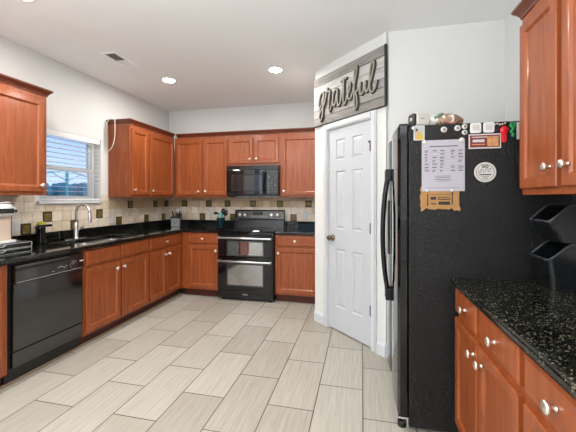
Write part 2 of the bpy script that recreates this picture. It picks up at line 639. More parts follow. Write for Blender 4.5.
for z in (0.34, 1.07, 1.80):
    mb = MB()
    mb.box(LX1 - 0.012, DS1 + 0.002, -0.006, yf, z - 0.044, z + 0.044, bronze)
    mb.tube([(DS1 - 0.006, -0.009, z - 0.05), (DS1 - 0.006, -0.009, z + 0.05)], 0.0065, bronze, 8)
    if z > 1.5:
        mb.box(DS1 - 0.042, DS1 - 0.012, -0.006, yf, z + 0.036, z + 0.048, bronze)
    mb.build('door_hinge', leaf)

# ------------------------------------------------------------------ kitchen window
win = empty('window_1', (XW, 0, 0))
struct(win, 'white vinyl window over the sink with half-open blinds')
mb = MB()
gx = -0.125
for (y0, y1, z0, z1) in ((WY0, WY0 + 0.035, WZ0, WZ1), (WY1 - 0.035, WY1, WZ0, WZ1), (WY0 + 0.035, WY1 - 0.035, WZ0, WZ0 + 0.03), (WY0 + 0.035, WY1 - 0.035, WZ1 - 0.035, WZ1)):
    mb.box(gx - 0.025, gx + 0.03, y0, y1, z0, z1, vinyl)
mb.build('window_frame', win, bevel=0.003)
mb = MB()
ym0, ym1 = WY0 + 0.035, WY1 - 0.035
zm = 1.655
for (y0, y1, z0, z1, dx) in ((ym0, ym0 + 0.03, WZ0 + 0.03, zm, 0.012), (ym1 - 0.03, ym1, WZ0 + 0.03, zm, 0.012), (ym0 + 0.03, ym1 - 0.03, WZ0 + 0.03, WZ0 + 0.06, 0.012),
                             (ym0, ym1, zm - 0.02, zm + 0.024, 0.02), (ym0, ym0 + 0.028, zm + 0.024, WZ1 - 0.035, -0.006), (ym1 - 0.028, ym1, zm + 0.024, WZ1 - 0.035, -0.006)):
    mb.box(gx - 0.016 + dx, gx + 0.014 + dx, y0, y1, z0, z1, vinyl)
mb.build('window_sash', win, bevel=0.002)
MB().box(gx - 0.003, gx + 0.001, WY0 + 0.03, WY1 - 0.03, WZ0 + 0.025, WZ1 - 0.03, glass_m).build('window_pane', win)
mb = MB()
mb.box(-T, 0.03, WY0 - 0.0, WY1 + 0.0, WZ0 - 0.001, WZ0 + 0.012, trim_mat)
mb.box(0.0, 0.032, WY0 - 0.03, WY1 - 0.03, WZ0 - 0.018, WZ0 + 0.012, trim_mat)
mb.build('window_sill', win, bevel=0.003)

blinds = empty('window_blinds', (XW - 0.036, 2.875, WZ0), 0, 'white horizontal slat blinds hanging in the window over the sink', 'blinds')
hw = (WY1 - WY0) / 2 - 0.012
mb = MB()
mb.box(-0.03, 0.028, -hw, hw, WZ1 - WZ0 - 0.048, WZ1 - WZ0 - 0.004, blind_m)
mb.box(0.028, 0.034, -hw, hw, WZ1 - WZ0 - 0.062, WZ1 - WZ0 - 0.001, blind_m)
mb.build('headrail', blinds, bevel=0.002)
ns = 13
ztop = WZ1 - WZ0 - 0.075
for i in range(ns):
    z = 0.062 + (ztop - 0.062) * i / (ns - 1)
    mb = MB()
    mb.box(-0.024, 0.024, -hw, hw, -0.0011, 0.0011, blind_m)
    o = mb.build('slat', blinds)
    o.location = (0, 0, z)
    o.rotation_euler = (0, math.radians(0), 0)
mb = MB()
mb.box(-0.024, 0.024, -hw, hw, 0.016, 0.034, blind_m)
mb.build('bottom_rail', blinds, bevel=0.002)
for y in (-hw + 0.1, hw - 0.1):
    for x in (-0.0245, 0.0245):
        mb = MB()
        mb.tube([(x, y, 0.03), (x, y, WZ1 - WZ0 - 0.05)], 0.0009, cord_m, 6)
        mb.build('ladder_cord', blinds)

# added rear opening, unseen behind the camera, to let light in
w2 = empty('added_window_rear', (-1.0, YREAR - 0.06, 0))
struct(w2, 'wide glazed patio opening added in the rear wall to admit light')
mb = MB()
for x0, x1, z0, z1 in ((-1.6, -1.53, 0, 2.3), (1.53, 1.6, 0, 2.3), (-1.53, 1.53, 2.22, 2.3), (-1.53, 1.53, 0, 0.06), (-0.56, -0.48, 0.06, 2.22), (0.48, 0.56, 0.06, 2.22)):
    mb.box(x0, x1, -0.03, 0.03, z0, z1, vinyl)
mb.build('window_frame', w2)

w3 = empty('added_window_side', (XW - 0.08, -1.3, 0.3))  # added unseen side window, put in to bring more light
struct(w3, 'side window added behind the camera on the left wall to admit light')
mb = MB()
for y0, y1, z0, z1 in ((-0.9, -0.84, 0, 2.0), (0.84, 0.9, 0, 2.0), (-0.84, 0.84, 0, 0.06), (-0.84, 0.84, 1.94, 2.0), (-0.03, 0.03, 0.06, 1.94)):
    mb.box(-0.03, 0.03, y0, y1, z0, z1, vinyl)
mb.build('window_frame', w3)

# ------------------------------------------------------------------ outside the kitchen window
struct(MB().box(-60, XW - T - 0.02, -30, 40, -0.3, -0.12, grass_m).build('ground_outside'), 'lawn outside the window')


def icos(sub, r):
    bm = bmesh.new()
    bmesh.ops.create_icosphere(bm, subdivisions=sub, radius=r)
    vs = [v.co.copy() for v in bm.verts]
    fs = [tuple(v.index for v in f.verts) for f in bm.faces]
    bm.free()
    return vs, fs


IV, IF = icos(3, 1.0)
IV2, IF2 = icos(2, 1.0)
rng = random.Random(3)
hd_ = empty('garden_hedge', (-17, 15.4, -0.12), 0, 'blue-green hedge row seen through the window over the sink', 'hedge')
mb = MB()
for k in range(90):
    c = Vector((rng.uniform(-0.4, 0.4), -5 + 10 * k / 89 + rng.uniform(-0.1, 0.1), rng.choice((0.45, 1.1, 1.75)) + rng.uniform(-0.1, 0.14)))
    q = rng.uniform(0.5, 0.62)
    mb.add([c + v * q * rng.uniform(0.88, 1.1) for v in IV2], IF2, leaf_m, True)
mb.build('foliage', hd_)
px_, py_ = -9.0, 8.33
pl = empty('clothesline_pole', (px_, py_, -0.12), 0, 'pale teal clothesline pole with a crossbar standing outside the window', 'pole')
MB().lathe([(0.045, 0), (0.045, 2.36), (0.02, 2.42)], (0, 0, 1), (0, 0, 0), pole_m, 12).build('post', pl)
mb = MB()
mb.tube([(0, -0.95, 2.14), (0, -0.4, 2.26), (0, 0, 2.36), (0, 0.4, 2.26), (0, 0.95, 2.14)], 0.016, pole_m, 8)
mb.tube([(0, -0.5, 2.23), (0, 0, 2.0)], 0.012, pole_m, 6)
mb.tube([(0, 0.5, 2.23), (0, 0, 2.0)], 0.012, pole_m, 6)
mb.build('crossbar', pl)
mb = MB()
for z, dy in ((2.4, 0),):
    pts = []
    for k in range(-8, 9):
        y = k * 0.7
        pts.append((0, y, z - 0.1 + 0.02 * (abs(y) % 2.8 - 1.4) ** 2 * 0))
    pts = [(0.0, k * 0.7, z + 0.012 * (k * 0.35) ** 2 - 0.02) for k in range(-8, 9)]
    mb.tube(pts, 0.008, pole_m, 5)
mb.build('wire', pl)

# ------------------------------------------------------------------ cabinets
KNOB = None


def knob(parent, x, y, z, name='knob'):
    """satin nickel mushroom knob sticking out along -y"""
    global KNOB
    if KNOB is None:
        mb = MB()
        mb.lathe([(0.0085, 0.0), (0.0075, 0.003), (0.0055, 0.008), (0.006, 0.013), (0.013, 0.018), (0.0162, 0.022), (0.0155, 0.026), (0.010, 0.029), (0.001, 0.030)], (0, -1, 0), (0, 0, 0), nickel, 18)
        o = mb.build(name, parent)
        KNOB = o.data
    else:
        o = bpy.data.objects.new(name, KNOB)
        COL.objects.link(o)
        o.parent = parent
    o.location = (x, y, z)
    o.scale = (1.15, 1.1, 1.15)
    o['label'] = 'satin nickel knob'
    return o


def cab_door(parent, x0, x1, z0, z1, y=0.0, kx=None, kz=None, frame=0.044, mat=None):
    mat = mat or cherry
    mb = MB()
    t = 0.02
    mb.rects(x0, x1, z0, z1, [(0, y), (0, y - t + 0.004), (0.004, y - t), (frame, y - t), (frame + 0.004, y - t + 0.002), (frame + 0.012, y - t + 0.010), (frame + 0.02, y - t + 0.0115)], mat)
    o = mb.build('door', parent)
    if kx is not None:
        knob(o, kx, y - t, kz)
    return o


def cab_drawer(parent, x0, x1, z0, z1, y=0.0, kx=None, name='drawer'):
    mb = MB()
    t = 0.02
    mb.rects(x0, x1, z0, z1, [(0, y), (0, y - t + 0.008), (0.004, y - t + 0.004), (0.010, y - t + 0.002), (0.014, y - t), (0.02, y - t)], cherry)
    o = mb.build(name, parent)
    if kx is not None:
        knob(o, kx, y - t, (z0 + z1) / 2)
    return o


def base_cab(loc, rz, w, label, drawers=(), doors=(), depth=0.58, toe0=0.0, toe1=0.0, hollow=False):
    """local: x along the front, -y toward the room; face frame at y=0"""
    r = empty('base_cabinet', loc, rz, label, 'cabinet', 'base cabinets')
    mb = MB()
    if hollow:
        mb = grid_slab([0, w], [0, 0.02, depth], lambda i, j: True, 0.1, 0.69, cherry)
        mb.box(0, w, 0, 0.02, 0.69, 0.874, cherry)
    else:
        mb.box(0, w, 0, depth, 0.1, 0.874, cherry)
    mb.build('cabinet_body', r, bevel=0.0015)
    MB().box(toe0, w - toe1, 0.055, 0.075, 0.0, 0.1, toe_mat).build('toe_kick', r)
    for x0, x1, kx in drawers:
        cab_drawer(r, x0, x1, 0.727, 0.858, 0, kx)
    for x0, x1, kx in doors:
        cab_door(r, x0, x1, 0.128, 0.698, 0, kx, 0.635 if kx is not None else None)
    return r


XL = -2.42   # left face frame plane
# leftmost, beyond the dishwasher
base_cab((XL, 1.18, 0), PI / 2, 0.588, 'cherry base cabinet at the left edge, before the dishwasher', [(0.02, 0.545, 0.28)], [(0.02, 0.545, 0.06)])
# sink base
base_cab((XL, 2.400, 0), PI / 2, 0.896, 'cherry sink base cabinet with two doors beside the dishwasher',
         [(0.02, 0.440, None), (0.462, 0.884, None)], [(0.02, 0.440, 0.375), (0.462, 0.884, 0.48)], hollow=True)
base_cab((XL, 3.297, 0), PI / 2, 0.723, 'narrow two-door cherry base cabinet in the left corner',
         [(0.02, 0.672, 0.325)], [(0.02, 0.335, 0.30), (0.352, 0.672, 0.385)], toe1=0.0)
YB = 4.02
base_cab((-2.42 + 0.001, YB, 0), 0, 0.562, 'single-door cherry base cabinet left of the range',
         [(0.105, 0.545, 0.325)], [(0.105, 0.545, 0.52)], depth=0.60)
base_cab((-1.088, YB, 0), 0, 0.585, 'single-door cherry base cabinet right of the range',
         [(0.03, 0.55, 0.265)], [(0.03, 0.55, 0.052)], depth=0.60)
# right-hand run
XRF = 0.510
base_cab((XRF, 1.905, 0), -PI / 2, 0.755, 'cherry base cabinet with two drawers beside the refrigerator',
         [(0.004, 0.325, 0.19), (0.363, 0.722, 0.545)], [(0.004, 0.338, 0.308), (0.357, 0.722, 0.412)], depth=0.57)
base_cab((XRF, 1.149, 0), -PI / 2, 0.80, 'cherry base cabinet nearest the camera on the right',
         [(0.004, 0.40, 0.185), (0.42, 0.79, 0.6)], [(0.004, 0.40, 0.34), (0.42, 0.79, 0.47)], depth=0.57)


def upper_cab(loc, rz, w, z0, z1, doors, label, depth=0.305, crown=True, kz=0.085, side_open=()):
    r = empty('wall_cabinet', (loc[0], loc[1], z0), rz, label, 'cabinet', 'wall cabinets')
    h = z1 - z0
    MB().box(0, w, 0, depth, 0, h, cherry).build('cabinet_body', r, bevel=0.0015)
    for x0, x1, kx in doors:
        cab_door(r, x0, x1, 0.03, h - 0.045, 0, kx, kz)
    return r


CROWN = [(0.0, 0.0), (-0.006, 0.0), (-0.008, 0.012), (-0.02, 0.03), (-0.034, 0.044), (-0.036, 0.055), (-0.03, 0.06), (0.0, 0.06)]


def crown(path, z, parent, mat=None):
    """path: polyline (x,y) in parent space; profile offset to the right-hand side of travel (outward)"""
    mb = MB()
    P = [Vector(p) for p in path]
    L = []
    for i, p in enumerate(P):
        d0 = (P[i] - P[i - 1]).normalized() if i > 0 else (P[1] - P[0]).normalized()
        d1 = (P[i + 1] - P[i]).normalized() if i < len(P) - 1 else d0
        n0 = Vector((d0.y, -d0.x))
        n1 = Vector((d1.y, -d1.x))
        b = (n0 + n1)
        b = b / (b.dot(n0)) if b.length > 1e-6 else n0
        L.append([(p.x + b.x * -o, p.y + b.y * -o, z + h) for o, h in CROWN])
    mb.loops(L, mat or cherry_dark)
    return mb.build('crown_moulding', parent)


UZ0, UZ1 = 1.352, 2.232
XU = -2.718      # face of left uppers
# near-left upper (partly out of frame)
c = upper_cab((XU, 1.30, 0), PI / 2, 1.012, 1.362, UZ1, [(0.02, 0.485, 0.43), (0.505, 0.975, 0.945)], 'cherry wall cabinet at the left edge, before the window')
crown([(-0.0, 0.0), (1.012, 0.0), (1.012, 0.305)], UZ1 - 1.362, c)
# far-left upper
c = upper_cab((XU, 3.365, 0), PI / 2, 0.945, UZ0, UZ1, [(0.025, 0.328, 0.058), (0.365, 0.912, 0.40)], 'cherry wall cabinet on the left wall past the window')
crown([(0.0, 0.305), (0.0, 0.0), (0.915, 0.0)], UZ1 - UZ0, c)
YU = 4.331
c = upper_cab((XU + 0.0, YU, 0), 0, 0.855, UZ0, UZ1, [(0.03, 0.445, 0.40), (0.468, 0.838, 0.508)], 'two-door cherry wall cabinet in the corner left of the microwave')
crown([(0.036, 0.0), (0.855, 0.0)], UZ1 - UZ0, c)
c = upper_cab((-1.862, YU, 0), 0, 0.765, 1.80, UZ1, [(0.018, 0.37, 0.335), (0.395, 0.747, 0.43)], 'short two-door cherry wall cabinet above the microwave', kz=0.09)
crown([(0.0, 0.0), (0.765, 0.0)], UZ1 - 1.80, c)
c = upper_cab((-1.096, YU, 0), 0, 0.594, UZ0, UZ1, [(0.03, 0.57, 0.058)], 'single-door cherry wall cabinet right of the microwave')
crown([(0.0, 0.0), (0.594, 0.0)], UZ1 - UZ0, c)
# right upper
XRU = 0.785
c = upper_cab((XRU, 1.838, 0), -PI / 2, 0.80, 1.352, UZ1, [(0.015, 0.325, 0.285), (0.36, 0.78, 0.405)], 'cherry wall cabinet over the right counter beside the refrigerator', depth=0.305, kz=0.115)
crown([(0.0, 0.305), (0.0, 0.0), (0.80, 0.0)], UZ1 - 1.352, c)

# shoe moulding at the toe kicks
mb = MB()
mb.box(XL - 0.055, XL - 0.037, 1.18, 4.05, 0, 0.016, shoe_mat)
struct(mb.build('trim_1', bevel=0.004), 'tan shoe moulding along the left toe kicks')

# ------------------------------------------------------------------ countertops
CZ0, CZ1 = 0.876, 0.914
SX0, SX1, SY0, SY1 = -2.85, -2.47, 2.46, 3.22
xs = [XW + 0.002, SX0, SX1, -2.384, -1.861]
ys = [1.18, SY0, SY1, 3.985, YW - 0.002]
ct = grid_slab(xs, ys, lambda i, j: (i < 3 and not (i == 1 and j == 1)) or (i == 3 and j == 3), CZ0, CZ1, granite_m).build('countertop', bevel=0.011, seg=3)
tag(ct, 'black granite countertop wrapping the left wall and back corner', 'countertop')
mb = MB()
mb.box(XW + 0.002, XW + 0.022, 1.18, YW - 0.002, CZ1, 1.0, granite_m)
mb.box(XW + 0.022, -1.861, YW - 0.022, YW - 0.002, CZ1, 1.0, granite_m)
mb.build('upstand', ct, bevel=0.002)
ct = MB().box(-1.089, A.x - 0.002, 3.985, YW - 0.002, CZ0, CZ1, granite_m).build('countertop', bevel=0.011, seg=3)
tag(ct, 'short black granite countertop between the range and pantry', 'countertop')
MB().box(-1.089, A.x - 0.002, YW - 0.022, YW - 0.002, CZ1, 1.0, granite_m).build('upstand', ct, bevel=0.002)
ct = MB().box(0.466, XR - 0.002, 0.33, 1.885, CZ0, CZ1, granite_r).build('countertop', bevel=0.012, seg=3)
tag(ct, 'speckled dark granite countertop on the right in front of the refrigerator', 'countertop')
MB().box(XR - 0.022, XR - 0.002, 0.33, 1.885, CZ1, 1.0, granite_r).build('upstand', ct, bevel=0.002)

# ------------------------------------------------------------------ tile backsplash
def backsplash(name, loc, rz, x0, x1, rows, label, holes=()):
    """rows: list of (z0, z1, tile mats, [accent centres]); local x along wall, -y to the room"""
    mb = MB()
    rg = random.Random(11)
    t, g = 0.008, 0.0017
    for z0, z1, mats, acc, a0, a1 in rows:
        mb.box(a0, a1, -0.004, 0, z0, z1, grout_m)
        acc = sorted(a for a in acc if a0 + 0.05 < a < a1 - 0.05)
        segs = []
        cur = a0
        for a in acc:
            segs.append((cur, a - 0.0475, False))
            segs.append((a - 0.0475, a + 0.0475, True))
            cur = a + 0.0475
        segs.append((cur, a1, False))
        for s0, s1, isacc in segs:
            if isacc:
                L = [[(s0 + g + i, y, z0 + g + i), (s1 - g - i, y, z0 + g + i), (s1 - g - i, y, z1 - g - i), (s0 + g + i, y, z1 - g - i)] for i, y in ((0, -0.003), (0, -t - 0.002), (0.003, -t - 0.005), (0.012, -t - 0.005))]
                mb.loops(L, accent_r, cap0=False, cap1=False)
                L = [[(s0 + g + i, y, z0 + g + i), (s1 - g - i, y, z0 + g + i), (s1 - g - i, y, z1 - g - i), (s0 + g + i, y, z1 - g - i)] for i, y in ((0.012, -t - 0.005), (0.016, -t - 0.002), (0.03, -t - 0.004))]
                mb.loops(L, accent_m, cap0=False, cap1=True)
                continue
            if s1 - s0 < 0.006:
                continue
            n = max(1, round((s1 - s0) / 0.1016))
            for k in range(n):
                b0 = s0 + (s1 - s0) * k / n
                b1 = s0 + (s1 - s0) * (k + 1) / n
                mt = rg.choice(mats)
                L = [[(b0 + g + i, y, z0 + g + i), (b1 - g - i, y, z0 + g + i), (b1 - g - i, y, z1 - g - i), (b0 + g + i, y, z1 - g - i)] for i, y in ((0, -0.003), (0, -t + 0.0015), (0.0018, -t))]
                mb.loops(L, mt, cap0=False)
    o = mb.build(name, loc=loc, rz=rz)
    struct(o, label)
    return o


R1, R2, R3, R4 = (1.001, 1.104), (1.104, 1.207), (1.207, 1.306), (1.306, 1.352)
# left wall: local x = world y
backsplash('trim_2', (XW, 0, 0), PI / 2, 0, 0, [
    R1 + (TILES, [2.366, 2.881, 3.536, 4.076, 4.49], 1.2, YW - 0.0),
    R2 + (TILES, [2.575, 3.222], 1.2, YW - 0.0),
    R3 + (TILES, [2.0], 1.2, 2.45),
    (1.207, 1.270, TILES, [], 2.45, WY1),
    (1.306, 1.36, TILES, [], 1.2, 2.45),
    R3 + (TILES, [], WY1, 3.37),
    (1.306, 1.374, TILES, [], WY1, 3.36),
    R3 + (SHADED_TILES, [3.746, 4.284, 4.56], 3.37, YW),
    R4 + (SHADED_TILES, [], 3.37, YW),
], 'cream tile backsplash on the left wall with bronze accent tiles and tan-painted shade under the cabinets')
backsplash('trim_3', (0, YW, 0), 0, 0, 0, [
    R1 + (TILES, [-2.835, -2.427, -1.918, -0.972], XW + 0.012, A.x),
    R2 + (TILES, [], XW + 0.012, A.x),
    R3 + (SHADED_TILES, [-2.738, -2.321, -2.008, -1.596, -1.176, -0.75], XW + 0.012, A.x),
    R4 + (SHADED_TILES, [], XW + 0.012, A.x),
], 'cream tile backsplash behind the range with bronze accent tiles and tan-painted shade under the cabinets')


# ------------------------------------------------------------------ outlets
def outlet(loc, rz, label, kind='duplex'):
    r = empty('wall_outlet', loc, rz, label, 'outlet', 'outlets on the backsplash')
    MB().box(-0.036, 0.036, -0.006, 0, -0.058, 0.058, white_pl).build('cover_plate', r, bevel=0.002)
    for z in (-0.021, 0.021):
        mb = MB()
        mb.box(-0.017, 0.017, -0.009, -0.006, z - 0.014, z + 0.014, white_gl)
        for x in (-0.006, 0.006):
            mb.box(x - 0.0012, x + 0.0012, -0.0094, -0.009, z - 0.004, z + 0.006, vent_dark)
        mb.build('socket', r)
    return r


TF = 0.0085
outlet((XW + TF, 3.41, 1.075), PI / 2, 'white outlet on the left wall just right of the window')
outlet((XW + TF, 4.345, 1.072), PI / 2, 'white outlet on the left wall behind the grey knife holder')
outlet((XW + TF, 2.276, 1.085), PI / 2, 'white outlet behind the coffee maker')
outlet((-0.79, YW - TF, 1.095), 0, 'white outlet right of the range near the pantry')
outlet((-2.316, YW - TF + 0.0, 1.085), 0, 'white outlet left of the utensil crock on the back wall')

# ------------------------------------------------------------------ dishwasher
dw = empty('dishwasher', (-2.405, 1.774, 0), PI / 2, 'glossy black dishwasher under the left countertop', 'dishwasher')
w = 0.618
MB().box(0.002, w - 0.004, 0.03, 0.57, 0.1, 0.872, black_matte).build('dishwasher_body', dw)
MB().box(0.024, w - 0.008, 0.0, 0.03, 0.245, 0.72, dish_black).build('door_panel', dw, bevel=0.005)
cp = MB()
cp.box(0.024, w - 0.008, -0.012, 0.03, 0.728, 0.855, dish_black)
cp = cp.build('control_panel', dw, bevel=0.008)
mb = MB()
mb.box(0.03, w - 0.03, -0.016, -0.0, 0.815, 0.838, black_satin)
mb.build('door_handle', dw, bevel=0.004)
mb = MB()
mb.lathe([(0.026, 0), (0.026, 0.004), (0.022, 0.006), (0.020, 0.02), (0.017, 0.022), (0.001, 0.022)], (0, -1, 0), (0.505, -0.012, 0.775), black_matte, 24)
k_ = mb.build('dial', cp)
mb = MB()
mb.box(0.04, w - 0.04, -0.0128, -0.012, 0.7305, 0.733, mark_m)
for k in range(5):
    mb.box(0.36 + 0.018 * k, 0.368 + 0.018 * k, -0.0126, -0.012, 0.772 + 0.008 * math.sin(k * 1.6), 0.778 + 0.008 * math.sin(k * 1.6), mark_m)
for k in range(16):
    a = 2 * PI * k / 16
    cx_, cz_ = 0.505 + 0.033 * math.cos(a), 0.775 + 0.033 * math.sin(a)
    mb.box(cx_ - 0.002, cx_ + 0.002, -0.0126, -0.012, cz_ - 0.002, cz_ + 0.002, mark_m)
mb.box(0.565, 0.605, -0.0126, -0.012, 0.787, 0.797, mark_m)
mb.box(0.312, 0.322, -0.0126, -0.012, 0.752, 0.757, mark_m)
mb.build('panel_marking', cp)
MB().box(0.024, w - 0.008, 0.006, 0.03, 0.125, 0.236, dish_black).build('access_panel', dw, bevel=0.003)
MB().box(0.004, w - 0.004, 0.06, 0.09, 0.0, 0.12, black_matte).build('toe_kick', dw)

# ------------------------------------------------------------------ range
rg = empty('kitchen_range', (-1.857, 3.955, 0), 0, 'black double-oven electric range between the back cabinets', 'oven range')
w = 0.764
MB().box(0.002, w - 0.002, 0.03, 0.655, 0.03, 0.905, black_satin).build('range_body', rg)
mb = MB()
mb.box(0, w, -0.012, 0.56, 0.905, 0.918, black_gloss)
cktop = mb.build('cooktop', rg, bevel=0.004)
mb = MB()
for cx_, cy_, r_ in ((0.2, 0.15, 0.1), (0.57, 0.15, 0.085), (0.2, 0.42, 0.075), (0.57, 0.42, 0.1)):
    n = 40
    L = [[(cx_ + rr * math.cos(2 * PI * i / n), cy_ + rr * math.sin(2 * PI * i / n), 0.9183) for i in range(n)] for rr in (r_ - 0.003, r_)]
    mb.loops(L, oven_rim, False, False)
mb.build('burner_ring', cktop)


def oven_door(z0, z1, hz, wz0, wz1, mat_in):
    o = MB().box(0.004, w - 0.004, 0.0, 0.03, z0, z1, black_gloss).build('oven_door', rg, bevel=0.004)
    mb = MB()
    mb.rects(0.13, w - 0.125, wz0, wz1, [(0, 0.004), (0, -0.002), (0.014, -0.002), (0.016, -0.001)], oven_rim)
    mb.build('window_rim', o)
    MB().box(0.146, w - 0.141, -0.0028, -0.0012, wz0 + 0.016, wz1 - 0.016, mat_in).build('oven_window', o)
    mb = MB()
    mb.tube([(0.03, -0.045, hz), (w - 0.03, -0.045, hz)], 0.013, steel, 12)
    mb.box(0.018, 0.036, -0.05, 0.0, hz - 0.014, hz + 0.014, steel)
    mb.box(w - 0.036, w - 0.018, -0.05, 0.0, hz - 0.014, hz + 0.014, steel)
    mb.build('door_handle', o, bevel=0.002)
    return o


oven_door(0.575, 0.855, 0.822, 0.585, 0.785, oven_glass)
oven_door(0.135, 0.57, 0.52, 0.195, 0.49, oven_glass)
MB().box(0.004, w - 0.004, 0.002, 0.03, 0.862, 0.9, black_gloss).build('vent_trim', rg, bevel=0.002)
dr = MB().box(0.004, w - 0.004, 0.006, 0.03, 0.03, 0.13, black_satin).build('storage_drawer', rg, bevel=0.003)


def text_mesh(body, size, mat, name, parent, M, depth=0.0004, shear=0.0):
    cu = bpy.data.curves.new(name, 'FONT')
    cu.body = body
    cu.size = size
    cu.align_x = 'CENTER'
    cu.align_y = 'CENTER'
    cu.extrude = depth
    cu.shear = shear
    tmp = bpy.data.objects.new('tmp', cu)
    COL.objects.link(tmp)
    dg = bpy.context.evaluated_depsgraph_get()
    me = bpy.data.meshes.new_from_object(tmp.evaluated_get(dg))
    bpy.data.objects.remove(tmp)
    bpy.data.curves.remove(cu)
    me.transform(M)
    me.materials.clear()
    me.materials.append(mat)
    me.name = name
    o = bpy.data.objects.new(name, me)
    COL.objects.link(o)
    o.parent = parent
    return o


mb = MB()
n = 28
mb.loops([[(w / 2 + 0.036 * math.cos(2 * PI * i / n), y, 0.088 + 0.015 * math.sin(2 * PI * i / n)) for i in range(n)] for y in (0.006, 0.004)], grey_panel)
bd = mb.build('maker_badge', dr)
text_mesh('Whirlpool', 0.018, mark_m, 'badge_lettering', dr, Matrix.Translation((w / 2, 0.0034, 0.088)) @ Matrix.Rotation(PI / 2, 4, 'X'), shear=0.2)
# back console
mb = MB()
mb.prism([(0.0, 0.0), (0, 0)], 0, 0, black_satin) if False else None
prof = [(0.56, 0.905), (0.575, 1.02), (0.585, 1.035), (0.61, 1.15), (0.62, 1.166), (0.655, 1.166), (0.655, 0.905)]
mb.loops([[(x, y, z) for y, z in prof] for x in (0.0, w)], black_satin)
cons = mb.build('back_console', rg, bevel=0.003)
mb = MB()


def cons_pt(z, off):
    t = (z - 1.035) / 0.115
    return 0.585 + 0.025 * t - off


z0, z1 = 1.048, 1.145
mb.loops([[(x, cons_pt(z, o), z) for x, z in ((0.04, z0), (w - 0.04, z0), (w - 0.04, z1), (0.04, z1))] for o in (-0.002, 0.0025)], grey_panel)
mb.build('control_panel', cons)
mb = MB()
mb.loops([[(x, cons_pt(z, o), z) for x, z in ((0.29, 1.09), (0.44, 1.09), (0.44, 1.138), (0.29, 1.138))] for o in (0.0, 0.004)], display_m)
for k in range(7):
    for q in range(2):
        zz = 1.06 + 0.014 * q
        xx = 0.25 + 0.038 * k
        mb.loops([[(x, cons_pt(z, o), z) for x, z in ((xx, zz), (xx + 0.02, zz), (xx + 0.02, zz + 0.004), (xx, zz + 0.004))] for o in (0.0, 0.003)], mark_m)
mb.build('display', cons)
nrm = Vector((0, -0.115, 0.025)).normalized()
for x in (0.085, 0.165, 0.575, 0.665):
    MB().lathe([(0.027, 0), (0.026, 0.006), (0.021, 0.009), (0.019, 0.026), (0.015, 0.028), (0.001, 0.028)], nrm, (x, cons_pt(1.093, 0.0025), 1.093), nickel, 20).build('burner_knob', cons)
for x in (0.06, w - 0.06):
    for y in (0.07, 0.6):
        MB().lathe([(0.018, 0), (0.018, 0.03)], (0, 0, 1), (x, y, 0), black_matte, 12).build('foot', rg)

# ------------------------------------------------------------------ microwave
mw = empty('microwave', (-1.86, 4.245, 1.372), 0, 'black over-the-range microwave under the short wall cabinet', 'microwave')
w, h = 0.762, 0.424
MB().box(0, w, 0.03, 0.383, 0, h, black_satin).build('microwave_body', mw, bevel=0.003)
md = MB().box(0.002, 0.575, 0.0, 0.03, 0.02, h - 0.062, black_gloss).build('oven_door', mw, bevel=0.006)
mb = MB()
mb.rects(0.075, 0.535, 0.065, h - 0.125, [(0, 0.002), (0, -0.002), (0.008, -0.002), (0.012, -0.0008)], black_satin)
mb.build('window_rim', md)
MB().box(0.09, 0.52, -0.0022, -0.0008, 0.08, h - 0.14, mw_glass).build('oven_window', md)
mb = MB()
mb.tube([(0.556, 0.002, 0.05), (0.556, -0.03, 0.065), (0.556, -0.036, 0.18), (0.556, -0.03, 0.295), (0.556, 0.002, 0.31)], 0.011, black_gloss, 10)
mb.build('door_handle', md)
cp = MB().box(0.58, w - 0.002, 0.0, 0.03, 0.02, h - 0.062, black_gloss).build('control_panel', mw, bevel=0.006)
mb = MB()
mb.box(0.6, 0.74, -0.0012, 0.0, 0.295, 0.34, display_m)
for r_ in range(6):
    for q in range(3):
        mb.box(0.607 + 0.046 * q, 0.637 + 0.046 * q, -0.001, 0.0, 0.05 + 0.037 * r_, 0.068 + 0.037 * r_, grey_panel)
mb.build('keypad', cp)
mb = MB()
for k in range(6):
    mb.box(0.012, w - 0.012, -0.0 + 0.002 * (k % 2), 0.02, h - 0.056 + 0.009 * k, h - 0.05 + 0.009 * k, black_satin)
mb.box(0.004, w - 0.004, 0.008, 0.03, h - 0.06, h - 0.002, black_satin)
mb.build('vent_grille', mw)

# ------------------------------------------------------------------ sink + faucet
sk = empty('kitchen_sink', ((SX0 + SX1) / 2, (SY0 + SY1) / 2, CZ1), 0, 'stainless double-bowl sink set into the left countertop', 'sink')
ox, oy = (SX0 + SX1) / 2, (SY0 + SY1) / 2
mb = MB()
hx, hy = (SX1 - SX0) / 2, (SY1 - SY0) / 2
xs = [-hx - 0.018, -hx + 0.015, hx - 0.015, hx + 0.018]
ys = [-hy - 0.018, -hy + 0.02, -0.018, 0.018, hy - 0.02, hy + 0.018]
gs = grid_slab(xs, ys, lambda i, j: not (i == 1 and j in (1, 3)), -0.046, -0.041, sink_m)
gs.build('sink_deck', sk, bevel=0.002)
for y0, y1 in ((-hy + 0.02, -0.018), (0.018, hy - 0.02)):
    mb = MB()
    x0, x1 = -hx + 0.015, hx - 0.015
    L = [[(x0 + i, y0 + i, z), (x1 - i, y0 + i, z), (x1 - i, y1 - i, z), (x0 + i, y1 - i, z)] for i, z in ((0, -0.042), (0.004, -0.06), (0.012, -0.175), (0.04, -0.19))]
    mb.loops(L, sink_m, cap0=False)
    o = mb.build('sink_bowl', sk)
    MB().lathe([(0.04, 0), (0.04, 0.003), (0.03, 0.001), (0.001, 0.001)], (0, 0, 1), ((x0 + x1) / 2, (y0 + y1) / 2, -0.19), chrome, 20).build('drain', o)

